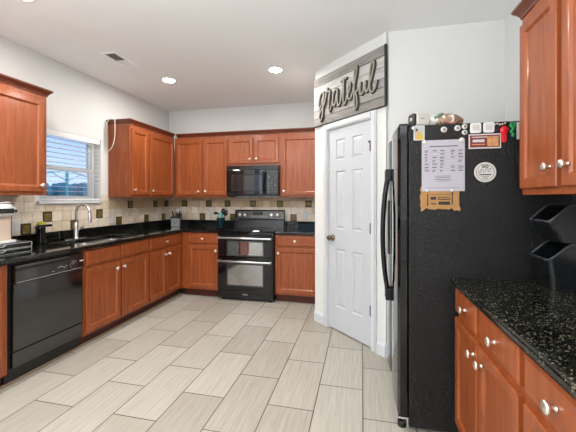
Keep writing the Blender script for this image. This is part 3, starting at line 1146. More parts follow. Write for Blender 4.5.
fc = empty('kitchen_faucet', (-2.905, 2.795, CZ1), 0, 'brushed nickel gooseneck faucet standing behind the sink', 'faucet')
MB().lathe([(0.028, 0), (0.028, 0.008), (0.024, 0.014), (0.022, 0.02), (0.021, 0.13), (0.019, 0.15), (0.0125, 0.17)], (0, 0, 1), (0, 0, 0), steel, 20).build('faucet_body', fc)
mb = MB()
pts = [(0, 0, 0.15), (0, 0, 0.28)]
R = 0.075
for k in range(13):
    a = PI - k * PI / 12 * 1.02
    pts.append((R + R * math.cos(a), 0.02 * k / 12, 0.28 + R * math.sin(a)))
mb.tube(pts, 0.0125, steel, 14)
mb.build('spout', fc)
mb = MB()
ex, ey, ez = pts[-1]
mb.lathe([(0.0125, 0), (0.0155, 0.012), (0.0165, 0.06), (0.019, 0.09), (0.018, 0.105), (0.004, 0.106)], (0.02, 0.02, -1), (ex, ey, ez), steel, 18)
mb.build('spray_head', fc)
mb = MB()
mb.tube([(0.0, 0.018, 0.09), (0.0, 0.04, 0.095), (0.004, 0.09, 0.125)], [0.012, 0.009, 0.006], steel, 10)
mb.build('lever_handle', fc)
mb = MB()
n = 24
mb.loops([[(0.032 * math.cos(2 * PI * i / n), 0.125 * math.copysign(abs(math.sin(2 * PI * i / n)) ** 0.6, math.sin(2 * PI * i / n)), z) for i in range(n)] for z in (0.0, 0.006)], steel)
mb.build('deck_plate', fc)

# black dispenser + yellow bottle
so = empty('soap_dispenser', (-2.90, 2.408, CZ1), 0, 'black touchless soap dispenser on the counter left of the sink', 'soap dispenser')
MB().lathe([(0.040, 0), (0.042, 0.006), (0.040, 0.03), (0.038, 0.14), (0.041, 0.158), (0.038, 0.166), (0.001, 0.168)], (0, 0, 1), (0, 0, 0), black_gloss, 20).build('dispenser_body', so)
mb = MB()
mb.box(-0.018, 0.025, -0.018, 0.10, 0.155, 0.176, black_gloss)
mb.build('spout', so, bevel=0.006)
yb_ = empty('dish_soap_bottle', (-2.968, 2.470, CZ1), 0, 'yellow dish soap bottle behind the black dispenser', 'bottle')
MB().lathe([(0.030, 0), (0.033, 0.01), (0.033, 0.178), (0.031, 0.188), (0.025, 0.192)], (0, 0, 1), (0, 0, 0), yellow_m, 18).build('bottle_body', yb_)
MB().lathe([(0.026, 0.1915), (0.026, 0.199), (0.008, 0.203), (0.001, 0.203)], (0, 0, 1), (0, 0, 0), yellow_m, 16).build('cap', yb_)

# ------------------------------------------------------------------ coffee maker on pod drawers
pd = empty('pod_drawer', (-2.565, 1.70, CZ1), PI / 2, 'black two-tier coffee pod drawer under the coffee maker', 'pod drawer')
MB().box(0.0, 0.365, 0.012, 0.34, 0, 0.083, black_satin).build('drawer_case', pd, bevel=0.003)
for z0, z1 in ((0.004, 0.039), (0.044, 0.08)):
    dr = MB().box(0.006, 0.359, 0.0, 0.012, z0, z1, black_gloss).build('drawer', pd, bevel=0.002)
    mb = MB()
    mb.rects(0.004, 0.361, z0 - 0.001, z1 + 0.001, [(0, 0.0), (0, -0.0015), (0.0035, -0.0015), (0.0035, 0)], steel)
    mb = MB()
    for x0, x1, a, b in ((0.006, 0.359, z1 - 0.003, z1), (0.356, 0.359, z0, z1), (0.006, 0.009, z0, z1), (0.006, 0.359, z0, z0 + 0.002)):
        mb.box(x0, x1, -0.0012, 0.0, a, b, mark_m)
    mb.tube([(0.10 + 0.065 * t, -0.002 - 0.006 * math.sin(PI * t), z1 - 0.003 - 0.012 * math.sin(PI * t)) for t in [k / 10 for k in range(11)]], 0.0022, mark_m, 6)
    mb.build('drawer_trim', dr)
cf = empty('coffee_maker', (-2.60, 1.70, CZ1 + 0.083), PI / 2, 'cream single-cup coffee maker with a white head at the left edge', 'coffee maker')


def rrect(x0, x1, y0, y1, r, z, n=5):
    P = []
    for cx_, cy_, a0 in ((x1 - r, y1 - r, 0), (x0 + r, y1 - r, PI / 2), (x0 + r, y0 + r, PI), (x1 - r, y0 + r, 1.5 * PI)):
        for k in range(n + 1):
            a = a0 + PI / 2 * k / n
            P.append((cx_ + r * math.cos(a), cy_ + r * math.sin(a), z))
    return P


mb = MB()
mb.loops([rrect(0.055, 0.283, 0.045, 0.30, 0.04, z) for z in (0.0, 0.215)], cream_pl)
mb.build('tower', cf, bevel=0.004)
mb = MB()
mb.loops([rrect(0.06, 0.29, 0.0, 0.30, 0.045, z) for z in (0.0, 0.018)], white_gl)
mb.build('drip_base', cf, bevel=0.004)
mb = MB()
mb.loops([rrect(0.06 + i, 0.29 - i, 0.0 + i, 0.30 - i, 0.05, z) for z, i in ((0.20, 0.02), (0.215, 0.004), (0.235, 0.0), (0.26, 0.0), (0.285, 0.01), (0.298, 0.035))], white_gl, smooth=True)
hd = mb.build('brew_head', cf)
mb = MB()
mb.tube([(0.10, 0.01, 0.285), (0.12, -0.018, 0.30), (0.175, -0.03, 0.305), (0.23, -0.018, 0.30), (0.25, 0.01, 0.285)], 0.008, steel, 10)
mb.build('lift_handle', hd)
mb = MB()
mb.box(0.10, 0.25, -0.002, 0.002, 0.225, 0.262, black_gloss)
mb.lathe([(0.012, 0), (0.012, 0.004), (0.001, 0.005)], (0, -1, 0), (0.265, 0.004, 0.243), black_matte, 16)
mb.build('front_panel', hd)
tank = MB()
tank.loops([rrect(0.2835, 0.297, 0.08, 0.29, 0.006, z) for z in (0.0, 0.225)], black_satin)
tank.build('water_tank', cf, bevel=0.003)

# ------------------------------------------------------------------ knife holder, crock
kb = empty('knife_block', (-2.72, 4.36, CZ1), 0.35, 'grey metal knife holder in the back left corner of the counter', 'knife block')
mb = MB()
mb.loops([[(x, y, z) for x, y in ((-0.062, -0.05), (0.062, -0.05), (0.062, 0.05), (-0.062, 0.05))] for z in (0.0, 0.125)], grey_m)
mb.build('holder_box', kb, bevel=0.006)
mb = MB()
mb.box(-0.066, 0.066, -0.054, 0.054, 0.125, 0.15, black_satin)
mb.build('holder_rim', kb, bevel=0.004)
mb = MB()
mb.box(-0.035, -0.012, -0.0515, -0.05, 0.075, 0.09, ink_b)
mb.box(0.012, 0.035, -0.0515, -0.05, 0.075, 0.09, ink_b)
mb.box(-0.02, 0.02, -0.0515, -0.05, 0.05, 0.058, ink_b)
mb.build('front_marking', kb)
for i, (x, y, hh, tx, mt) in enumerate([(-0.045, 0.0, 0.085, -0.015, black_satin), (-0.02, 0.02, 0.115, -0.01, steel), (0.005, -0.01, 0.13, 0.0, grey_m), (0.025, 0.015, 0.105, 0.01, steel), (0.048, -0.005, 0.09, 0.015, black_satin)]):
    kn = empty('kitchen_knife', (kb.location.x + x, kb.location.y + y, CZ1 + 0.1495), 0, ['black-handled knife at the left end of the grey holder', 'steel-handled knife second from the left in the grey holder', 'tall grey-handled knife in the middle of the grey holder', 'steel-handled knife second from the right in the grey holder', 'black-handled knife at the right end of the grey holder'][i], 'knife', 'knives in the grey holder')
    MB().tube([(0, 0, 0.0), (tx * 0.5, 0, hh * 0.5), (tx, 0, hh)], [0.009, 0.012, 0.010], mt, 8, flat=((0, 1, 0), 0.6)).build('handle', kn)

ck = empty('utensil_crock', (-1.965, 4.30, CZ1), 0, 'dark teal utensil crock left of the range', 'crock')
MB().lathe([(0.052, 0), (0.056, 0.006), (0.058, 0.14), (0.06, 0.146), (0.055, 0.146), (0.052, 0.03), (0.001, 0.025)], (0, 0, 1), (0, 0, 0), teal_m, 24).build('crock_body', ck)


def utensil(name, label, x, y, tip, mat, headmat, kind):
    r = empty(name, (ck.location.x, ck.location.y, CZ1), 0, label, 'utensil', 'utensils in the teal crock')
    p0, p1 = Vector((x, y, 0.04)), Vector(tip)
    MB().tube([p0, (p0 + p1) / 2, p1], 0.006, mat, 8).build('handle', r)
    d = (p1 - p0).normalized()
    mb = MB()
    if kind == 'spoon':
        c = p1 + d * 0.035
        vs = []
        u = d.cross(Vector((0, 1, 0))).normalized()
        wv = u.cross(d)
        mb.add([c + d * v.x * 0.045 + u * v.y * 0.036 + wv * v.z * 0.01 for v in IV], IF, headmat, True)
    elif kind == 'ladle':
        c = p1 + Vector((-0.03, -0.01, -0.004))
        mb.add([c + Vector((v.x * 0.034, v.y * 0.03, v.z * 0.02)) for v in IV], IF, headmat, True)
    else:
        u = d.cross(Vector((0, 1, 0))).normalized()
        c0, c1 = p1 - d * 0.005, p1 + d * 0.07
        mb.loops([[c + u * s * wd + Vector((0, t, 0)) for s, t in ((-1, -0.004), (1, -0.004), (1, 0.004), (-1, 0.004))] for c, wd in ((c0, 0.018), (c1, 0.028))], headmat)
    mb.build('head', r)


utensil('serving_spoon', 'large round black spoon leaning right in the teal crock', -0.02, -0.008, (0.032, -0.012, 0.205), black_satin, black_satin, 'spoon')
utensil('solid_spoon', 'smaller black spoon standing at the right of the teal crock', 0.03, 0.0, (0.06, 0.012, 0.18), black_satin, black_satin, 'spoon')
utensil('soup_ladle', 'black ladle leaning left out of the teal crock', 0.025, 0.022, (-0.055, 0.022, 0.215), black_satin, black_satin, 'ladle')
utensil('silicone_spatula', 'pale teal spatula in the middle of the crock', 0.0, -0.032, (0.005, -0.034, 0.15), tealu_m, tealu_m, 'spatula')
sr = empty('spoon_rest', (-1.90, 4.15, CZ1), 0, 'small black spoon rest on the counter beside the crock', 'spoon rest')
mb = MB()
n = 24
mb.loops([[(0.035 * s * math.cos(2 * PI * i / n), 0.055 * s * math.sin(2 * PI * i / n), z) for i in range(n)] for s, z in ((0.8, 0), (1.0, 0.014), (0.9, 0.014), (0.7, 0.005))], black_satin)
mb.build('rest_dish', sr)

# ------------------------------------------------------------------ refrigerator (faces -X)
FX, FY0, FY1, FZ = 0.262, 1.943, 2.800, 1.752
fr_ = empty('refrigerator', (FX, FY1, 0), -PI / 2, 'tall black side-by-side refrigerator in the right alcove', 'refrigerator')
D = FY1 - FY0
dep = XR - 0.03 - FX
MB().box(0, D, 0, dep, 0.035, FZ - 0.004, fridge_side).build('fridge_case', fr_, bevel=0.006)
# local x: 0 = far end, D = near end; local -y toward room
split = FY1 - 2.41


def fdoor(x0, x1, label):
    mb = MB()
    n = 14
    z0, z1 = 0.085, FZ
    front = []
    wd = x1 - x0
    P = [(x0, -0.006)]
    for k in range(n + 1):
        t = k / n
        bulge = 0.055 + 0.010 * (1 - (2 * t - 1) ** 2)
        edge = 0.010 * (max(0, abs(2 * t - 1) - 0.9) / 0.1) ** 2
        P.append((x0 + wd * t, -(bulge - edge)))
    P.append((x1, -0.006))
    mb.loops([[(x, y, z) for x, y in P] for z in (z0, z1)], black_gloss)
    o = mb.build('fridge_door', fr_, bevel=0.004)
    o['label'] = label
    return o


d_f = fdoor(0.004, split - 0.003, 'far glossy black freezer door')
d_n = fdoor(split + 0.003, D - 0.004, 'near glossy black refrigerator door')
mb = MB()
mb.box(0.10, split - 0.10, -0.070, -0.055, 0.92, 1.32, black_satin)
mb.build('ice_dispenser', d_f, bevel=0.004)
for d_, x in ((d_f, split - 0.035), (d_n, split + 0.035)):
    mb = MB()
    pts = []
    for k in range(21):
        t = k / 20
        pts.append((x, -0.062 - 0.052 * math.sin(PI * t) ** 0.55, 0.64 + 0.88 * t))
    mb.tube(pts, [0.015] * 21, black_satin, 12)
    hd = mb.build('door_handle', d_)
    mb = MB()
    for za, zb in ((0.62, 0.70), (1.46, 1.54)):
        mb.box(x - 0.018, x + 0.018, -0.098, -0.058, za, zb, black_matte)
    mb.build('handle_end', hd, bevel=0.006)
MB().box(0.02, D - 0.02, -0.03, 0.0, 0.035, 0.08, black_matte).build('base_grille', fr_, bevel=0.003)
mb = MB()
mb.box(D - 0.06, D - 0.005, -0.058, 0.0, 0.072, 0.083, chrome)
mb.box(D - 0.02, D - 0.005, -0.01, 0.0, 0.03, 0.083, chrome)
mb.build('hinge_bracket', fr_, bevel=0.002)
for x in (0.02, D - 0.12):
    mb = MB()
    mb.box(x, x + 0.10, -0.05, 0.008, FZ - 0.004, FZ + 0.014, black_matte)
    mb.build('top_hinge', fr_, bevel=0.005)
for x in (0.06, D - 0.06):
    for y in (-0.03, dep - 0.06):
        MB().lathe([(0.025, 0), (0.025, 0.036)], (0, 0, 1), (x, y, 0), black_matte, 14).build('foot', fr_)

# --- things on the fridge side: local frame origin on the side plane, +x right, -y to the room
FS = FY0


def on_side(name, x, z, label, cat, group=None):
    return empty(name, (x, FS, z), 0, label, cat, group)


def paper_sheet(name, x0, x1, z0, z1, mat, label, cat, thick=0.0006):
    r = on_side(name, (x0 + x1) / 2, (z0 + z1) / 2, label, cat)
    return r, (x1 - x0) / 2, (z1 - z0) / 2


cd, hx_, hz_ = paper_sheet('cardboard_panel', 0.326, 0.528, 1.263, 1.40, card_m, 'torn brown cardboard flap on the fridge below the white paper', 'cardboard')
mb = MB()
rc = random.Random(5)
top = [(-hx_, hz_), (hx_, hz_)]
right = [(hx_ - rc.uniform(-0.003, 0.006), hz_ - 2 * hz_ * k / 8) for k in range(1, 8)]
bot = [(hx_ - 2 * hx_ * k / 14, -hz_ + rc.uniform(-0.004, 0.008) + 0.012 * (k > 2) * (k < 13)) for k in range(15)]
left = [(-hx_ + rc.uniform(-0.006, 0.003), -hz_ + 2 * hz_ * k / 8) for k in range(1, 8)]
poly = top + right + bot + left
mb.prism(poly, -0.003, 0, card_m)
mb.build('board', cd)
mb = MB()
for x0, x1, z0, z1 in ((-0.068, -0.062, -0.04, 0.03), (0.058, 0.064, -0.03, 0.04), (-0.05, -0.022, -0.004, 0.012), (-0.014, 0.05, 0.008, 0.012), (-0.014, 0.05, -0.004, 0.002), (-0.01, 0.05, -0.032, -0.014), (-0.05, -0.02, -0.03, -0.024), (-0.058, 0.056, 0.024, 0.026)):
    mb.box(x0, x1, -0.0034, -0.003, z0, z1, ink_b)
mb.build('printing', cd)

pp, hx_, hz_ = paper_sheet('paper_sheet', 0.330, 0.551, 1.375, 1.66, paper_m, 'white printed sheet held on the fridge side by four magnets', 'paper')
mb = MB()
mb.box(-hx_, hx_, -0.0044, -0.0036, -hz_, hz_, paper_m)
mb.build('sheet', pp)
mb = MB()
rp_ = random.Random(9)
yy = -0.0048
mb.box(-0.07, 0.075, yy, -0.0044, hz_ - 0.038, hz_ - 0.033, ink_m)
for row in range(7):
    z = hz_ - 0.062 - row * 0.0185
    if row:
        mb.box(-hx_ + 0.008, hx_ - 0.008, yy, -0.0044, z + 0.0105, z + 0.0112, ink_m)
    for colx in (-0.095, -0.055, -0.015, 0.04, 0.078):
        wd_ = rp_.uniform(0.012, 0.026)
        if rp_.random() < 0.85:
            mb.box(colx, colx + wd_, yy, -0.0044, z, z + 0.0045, ink_m)
        if rp_.random() < 0.4:
            mb.box(colx, colx + wd_ * 0.7, yy, -0.0044, z - 0.006, z - 0.004, ink_m)
for k in range(4):
    z = -0.06 - 0.009 * k
    wd_ = 0.09 - 0.02 * (k % 2)
    mb.box(-wd_ / 2, wd_ / 2, yy, -0.0044, z, z + 0.0025, ink_m)
mb.box(-hx_ + 0.03, hx_ - 0.02, yy, -0.0044, -hz_ + 0.018, -hz_ + 0.0195, ink_m)
mb.build('printing', pp)


def round_magnet(x, z, r, label, face=None, y=0.0):
    o = on_side('round_magnet', x, z, label, 'magnet', 'round magnets on the refrigerator')
    o.location.y -= y
    MB().lathe([(r, 0), (r, 0.003), (r * 0.85, 0.006), (r * 0.6, 0.0075), (0.0005, 0.008)], (0, -1, 0), (0, 0, 0), face or white_pl, 20).build('magnet_body', o)
    if r > 0.014:
        mb = MB()
        n = 16
        mb.loops([[(r * q * math.cos(2 * PI * i / n), -yq, r * q * math.sin(2 * PI * i / n)) for i in range(n)] for q, yq in ((0.5, 0.0072), (0.42, 0.0085))], grey_m)
        mb.build('centre_dot', o)
    return o


silver = plain('pearly_magnet', (196, 192, 188), 0.25)
round_magnet(0.446, 1.717, 0.0165, 'round white magnet on the fridge, leftmost of the top row', silver)
round_magnet(0.515, 1.722, 0.0165, 'round grey-white magnet on the fridge beside the stacked pair', silver)
round_magnet(0.551, 1.729, 0.0145, 'upper round magnet of the stacked pair on the fridge', silver)
round_magnet(0.551, 1.697, 0.0145, 'lower round magnet of the stacked pair on the fridge', silver)
round_magnet(0.285, 1.733, 0.009, 'tiny white button magnet at the fridge front edge', white_gl)
round_magnet(0.346, 1.650, 0.012, 'clear magnet on the top left corner of the white paper', silver, 0.0048)
round_magnet(0.536, 1.655, 0.014, 'clear magnet on the top right corner of the white paper', silver, 0.0048)
round_magnet(0.357, 1.379, 0.0075, 'small white magnet on the bottom left of the paper', white_gl, 0.0048)
round_magnet(0.486, 1.379, 0.0075, 'small white magnet on the bottom right of the paper', white_gl, 0.0048)

ph = on_side('photo_print', 0.3165, 1.704, 'small photo print of a figure in yellow near the fridge front edge', 'photo')
MB().box(-0.029, 0.029, -0.001, 0, -0.041, 0.041, white_pl).build('print_border', ph)
mb = MB()
mb.box(-0.025, 0.025, -0.0014, -0.001, -0.037, 0.037, photo_bg)
mb.prism([(-0.018, -0.037), (0.022, -0.037), (0.02, -0.015), (0.006, 0.006), (-0.006, 0.004), (-0.016, -0.016)], -0.0018, -0.0014, gold_m)
mb.prism([(-0.012 + 0.009 * math.cos(a * PI / 8), 0.012 + 0.011 * math.sin(a * PI / 8)) for a in range(16)], -0.002, -0.0014, skin_m)
mb.prism([(-0.013 + 0.006 * math.cos(a * PI / 8), 0.019 + 0.006 * math.sin(a * PI / 8)) for a in range(16)], -0.0022, -0.002, ink_b)
mb.build('picture', ph)

for x, lab in ((0.604, 'left white square magnetic clip on the fridge top row'), (0.668, 'right white square magnetic clip on the fridge top row')):
    o = on_side('magnetic_clip', x, 1.717, lab, 'clip', 'white square clips')
    mb = MB()
    mb.loops([[(a, -yv, b_) for a, b_, _ in rrect(-0.027, 0.027, -0.028, 0.028, 0.010, 0)] for yv in (0.0, 0.012)], white_gl)
    mb.build('clip_body', o, bevel=0.003)
    MB().box(-0.016, 0.017, -0.0135, -0.012, -0.014, 0.016, plain('clip_face', (190, 186, 180), 0.5)).build('clip_face', o)

o = on_side('measuring_scoop', 0.742, 1.680, 'red scoop-shaped magnet hanging on the fridge beside the white clips', 'scoop')
mb = MB()
mb.lathe([(0.020, 0), (0.021, 0.008), (0.017, 0.013), (0.001, 0.014)], (0, -1, 0), (0, 0, 0.02), red_m, 20)
mb.build('scoop_head', o)
mb = MB()
mb.loops([[(a, -yv, b_) for a, b_, _ in rrect(-0.011, 0.011, -0.046, 0.008, 0.009, 0)] for yv in (0.0, 0.009)], red_m)
mb.build('handle', o, bevel=0.002)
o = on_side('green_clip', 0.781, 1.702, 'green dinosaur-like magnet strip on the fridge right of the red scoop', 'magnet')
mb = MB()
pts = [(0.0, 0.038), (-0.008, 0.02), (0.006, 0.006), (-0.006, -0.012), (0.005, -0.026), (0.0, -0.04)]
mb.tube([(x, -0.006, z) for x, z in pts], 0.0085, green_m, 8, flat=((0, 1, 0), 0.6))
mb.tube([(0.011, -0.006, 0.036), (0.008, -0.006, 0.01)], 0.005, green_m, 8)
mb.build('strip', o)
o = on_side('white_strip_magnet', 0.808, 1.694, 'narrow white magnet strip at the right end of the fridge row', 'magnet')
MB().box(-0.006, 0.006, -0.006, 0.0005, -0.045, 0.045, white_pl).build('strip', o)
o = on_side('beaded_magnet', 0.722, 1.733, 'row of pale beads stuck on the fridge above the red scoop', 'magnet')
mb = MB()
for k in range(5):
    mb.lathe([(0.0005, 0), (0.005, 0.003), (0.0055, 0.006), (0.0005, 0.011)], (0, -1, 0), (-0.024 + 0.012 * k, 0.0, 0.003 * math.sin(k * 2.0)), cream_pl, 10)
mb.build('bead', o)

bn = on_side('banner_magnet', 0.650, 1.645, 'rectangular maroon picture magnet with a pale border on the fridge', 'magnet')
MB().box(-0.079, 0.079, -0.002, 0, -0.040, 0.040, white_pl).build('border', bn, bevel=0.001)
mb = MB()
mb.box(-0.073, 0.073, -0.0025, -0.002, -0.033, 0.033, banner_red)
mb.box(0.012, 0.066, -0.003, -0.0025, -0.028, 0.026, banner_tan)
mb.box(-0.06, -0.002, -0.003, -0.0025, -0.005, 0.010, mark_m)
mb.box(-0.064, 0.0, -0.003, -0.0025, -0.02, -0.014, banner_tan)
mb.box(-0.064, 0.012, -0.003, -0.0025, 0.02, 0.025, mark_m)
mb.build('picture', bn)

bg = on_side('round_badge', 0.652, 1.477, 'large round white badge magnet with dark lettering on the fridge', 'magnet')
R_ = 0.054
n = 40
mb = MB()
mb.loops([[(R_ * math.cos(2 * PI * i / n), -yv, R_ * math.sin(2 * PI * i / n)) for i in range(n)] for yv in (0.0, 0.002)], white_pl)
mb.build('disc', bg)
mb = MB()


def ring(mb, cx, cz, r0, r1, y0, y1, mat, n=32):
    mb.loops([[(cx + r * math.cos(2 * PI * i / n), -y, cz + r * math.sin(2 * PI * i / n)) for i in range(n)] for r, y in ((r0, y0), (r0, y1), (r1, y1), (r1, y0))], mat, False, False)


ring(mb, 0, 0, 0.0425, 0.0445, 0.002, 0.0024, ink_b)
for cx in (-0.0085, 0.0085):
    ring(mb, cx, 0.031, 0.004, 0.0085, 0.002, 0.0024, ink_b, 16)
mb.build('ring_print', bg)
mb = MB()
# hand-lettered word and bar, as strokes
for k, x in enumerate((-0.028, -0.018, -0.007, 0.006, 0.017, 0.027)):
    zc_ = 0.006 + 0.0015 * k
    mb.box(x - 0.0045, x - 0.002, -0.0024, -0.002, zc_ - 0.009, zc_ + 0.009, ink_b)
    if k % 2 == 0:
        mb.box(x - 0.002, x + 0.004, -0.0024, -0.002, zc_ - 0.009, zc_ - 0.006, ink_b)
    else:
        mb.box(x - 0.002, x + 0.004, -0.0024, -0.002, zc_ + 0.005, zc_ + 0.008, ink_b)
mb.box(-0.029, 0.029, -0.0024, -0.002, -0.0165, -0.0105, ink_b)
mb.box(-0.012, 0.012, -0.0024, -0.002, -0.034, -0.030, ink_b)
mb.box(-0.02, 0.02, -0.0024, -0.002, -0.025, -0.023, ink_m)
mb.build('lettering', bg)

# --- things on top of the refrigerator
TOPZ = FZ - 0.004
sp = empty('small_speaker', (0.322, FY0 + 0.060, TOPZ), 0.35, 'small white box speaker with a black face on top of the refrigerator', 'speaker')
mb = MB()
mb.loops([[(x, a, b_ + 0.04) for a, b_, _ in rrect(-0.04, 0.04, -0.0395, 0.0395, 0.016, 0)] for x in (-0.03, 0.048)], white_pl)
mb.build('speaker_body', sp, bevel=0.006)
mb = MB()
mb.loops([[(x, a, b_ + 0.04) for a, b_, _ in rrect(-0.036, 0.036, -0.0355, 0.0355, 0.016, 0)] for x in (-0.044, -0.030)], black_matte)
g_ = mb.build('speaker_face', sp, bevel=0.003)
mb = MB()
mb.lathe([(0.014, 0), (0.014, 0.003), (0.009, 0.002), (0.0005, 0.004)], (-1, 0, 0), (-0.044, 0, 0.04), steel, 18)
mb.build('driver', g_)
mb = MB()
mb.box(-0.008, 0.016, -0.0408, -0.0398, 0.042, 0.046, grey_m)
mb.build('marking', sp)

bb = empty('bread_bag', (0.482, FY0 + 0.09, TOPZ), 0, 'loaf of bread in a printed plastic bag lying on top of the refrigerator', 'bread bag')
film = plain('printed_film', (222, 218, 212), 0.25, noise=0.3, nscale=35)
mb = MB()
rb = random.Random(2)
Ls = []
for k in range(13):
    t = k / 12
    x = -0.085 + 0.17 * t
    rad = (0.012 + 0.032 * math.sin(PI * min(1, t * 1.05)) ** 0.6) * rb.uniform(0.93, 1.07)
    L = []
    for i in range(16):
        a = 2 * PI * i / 16
        L.append((x, 1.35 * rad * math.cos(a) * rb.uniform(0.95, 1.05), max(0.0, 0.034 + rad * math.sin(a) * rb.uniform(0.94, 1.06))))
    Ls.append(L)
mb.loops(Ls, bread_m, smooth=True)
mb.build('loaf', bb)
mb = MB()
Ls = []
for k in range(9):
    t = k / 8
    x = -0.112 + 0.135 * t
    rad = (0.024 + 0.022 * t) * rb.uniform(0.85, 1.12)
    L = []
    for i in range(16):
        a = 2 * PI * i / 16
        L.append((x, 1.4 * rad * math.cos(a) * rb.uniform(0.92, 1.08), max(0.0005, 0.036 + rad * 1.02 * math.sin(a) * rb.uniform(0.9, 1.1))))
    Ls.append(L)
mb.loops(Ls, film, smooth=True)
mb.build('plastic_wrap', bb)
mb = MB()
mb.tube([(-0.04 + 0.016 * k, -0.056 + 0.003 * math.sin(k), 0.016 + 0.006 * math.sin(k * 1.3)) for k in range(6)], 0.008, plain('printed_film_red', (160, 112, 96), 0.3, noise=0.35, nscale=50), 8)
mb.tube([(-0.075, -0.045, 0.046), (-0.05, -0.04, 0.064), (-0.03, -0.035, 0.07)], 0.009, plain('printed_film_green', (104, 134, 108), 0.3), 8)
mb.build('bag_print', bb)

# ------------------------------------------------------------------ stacked bins on right counter
def bin_(z, hgt, lip, rec, label, y0=1.695, y1=1.872):
    r = empty('storage_bin', (0.955, (y0 + y1) / 2, z), 0, label, 'bin', 'stacked black bins')
    x0, x1 = 0.828 - 0.955, XR - 0.040 - 0.955
    hy_ = (y1 - y0) / 2

    def zt(x):
        t = (x - (x0 + 0.006)) / 0.078
        t = max(0, min(1, t))
        return lip + (hgt - lip) * t

    def per(i, n=8):
        base = rrect(x0 + i, x1 - i, -hy_ + i, hy_ - i, 0.024 - min(i, 0.01), 0, n)
        out = []
        m_ = len(base)
        for k in range(m_):
            a, b_ = Vector(base[k]), Vector(base[(k + 1) % m_])
            q = max(1, int((b_ - a).length / 0.02))
            for s in range(q):
                out.append(a + (b_ - a) * s / q)
        return out
    mb = MB()
    o_ = per(0)
    sc = lambda P, s: [Vector((p.x * s, p.y * s, p.z)) for p in P]
    i_s = [Vector((p.x * 0.965, p.y * 0.95, 0)) for p in o_]
    taper = [Vector((p.x * 0.96 + rec * max(0.0, min(1.0, (x0 + 0.09 - p.x) / 0.09)), p.y * 0.95, 0)) for p in o_]
    L = [[Vector((p.x, p.y, 0)) for p in taper]]
    L.append([Vector((p.x, p.y, zt(p.x) - 0.008)) for p in o_])
    L.append([Vector((p.x, p.y, zt(q.x))) for p, q in zip(i_s, o_)])
    L.append([Vector((q.x * 0.94 + (p.x - q.x), q.y * 0.93, 0.012)) for p, q in zip(taper, i_s)])
    mb.loops(L, bin_mat)
    mb.build('bin_body', r, bevel=0.002)
    mb = MB()
    rim = []
    for sc_, dz in ((0.985, -0.009), (1.03, -0.009), (1.035, 0.0), (1.02, 0.003), (0.965, 0.003), (0.955, -0.006)):
        rim.append([Vector((p.x * sc_, p.y * (1 + (sc_ - 1) * 1.4), zt(p.x) + dz)) for p in o_])
    mb.loops(rim, bin_rim, closed=True, smooth=True)
    mb.build('bin_rim', r)


bin_(CZ1, 0.214, 0.142, 0.012, 'lower glossy black bin of the stack on the right counter')
bin_(CZ1 + 0.2175, 0.176, 0.100, 0.045, 'upper glossy black bin of the stack on the right counter')

# ------------------------------------------------------------------ ceiling fixtures
labels = ['lit recessed ceiling light left of the pair before the back wall', 'lit recessed ceiling light nearest the pantry', 'lit recessed ceiling light at the top left edge']
for i, (x, y) in enumerate(CANS):
    if i < 3:
        r = empty('ceiling_light', (x, y, CEIL), 0, labels[i], 'ceiling light', 'recessed ceiling lights')
        mb = MB()
        n = 32
        mb.loops([[(q * math.cos(2 * PI * k / n), q * math.sin(2 * PI * k / n), z) for k in range(n)] for q, z in ((0.09, 0.0), (0.088, -0.006), (0.07, -0.008), (0.068, -0.001))], trim_mat, False, False)
        mb.build('trim_ring', r)
        mb = MB()
        mb.loops([[(q * math.cos(2 * PI * k / n), q * math.sin(2 * PI * k / n), z) for k in range(n)] for q, z in ((0.069, -0.001), (0.066, -0.008), (0.045, -0.013), (0.015, -0.015))], lens_m, False, True, True)
        mb.build('lens', r)
    area_light('can_lamp', (x, y, CEIL - 0.03), (0, 0, 0), 0.13, 0.13, CAN_POWER, (1.0, 0.975, 0.94), 'DISK')

vt = empty('ceiling_vent', (-2.365, 2.80, CEIL), 0, 'white rectangular air vent in the ceiling near the left wall', 'air vent')
mb = MB()
vx, vy = 0.075, 0.175
for x0, x1, y0, y1 in ((-vx, -vx + 0.018, -vy, vy), (vx - 0.018, vx, -vy, vy), (-vx + 0.018, vx - 0.018, -vy, -vy + 0.02), (-vx + 0.018, vx - 0.018, vy - 0.02, vy)):
    mb.box(x0, x1, y0, y1, -0.008, 0, vent_m)
mb.build('frame', vt, bevel=0.002)
MB().box(-vx + 0.015, vx - 0.015, -vy + 0.018, vy - 0.018, -0.0015, -0.0004, vent_dark).build('backing', vt)
for k in range(9):
    x = -vx + 0.024 + k * 0.0128
    for (ya, yb2, tilt) in ((-vy + 0.02, 0.0, 0.004), (0.0, vy - 0.02, -0.0105)):
        mb = MB()
        mb.add([(x - 0.004, ya, -0.0016), (x + tilt, ya, -0.0085), (x + tilt + 0.0012, ya, -0.0085), (x - 0.0028, ya, -0.0016),
                (x - 0.004, yb2, -0.0016), (x + tilt, yb2, -0.0085), (x + tilt + 0.0012, yb2, -0.0085), (x - 0.0028, yb2, -0.0016)],
               [(0, 1, 2, 3), (4, 7, 6, 5), (0, 4, 5, 1), (1, 5, 6, 2), (2, 6, 7, 3), (3, 7, 4, 0)], vent_m)
        mb.build('slat', vt)

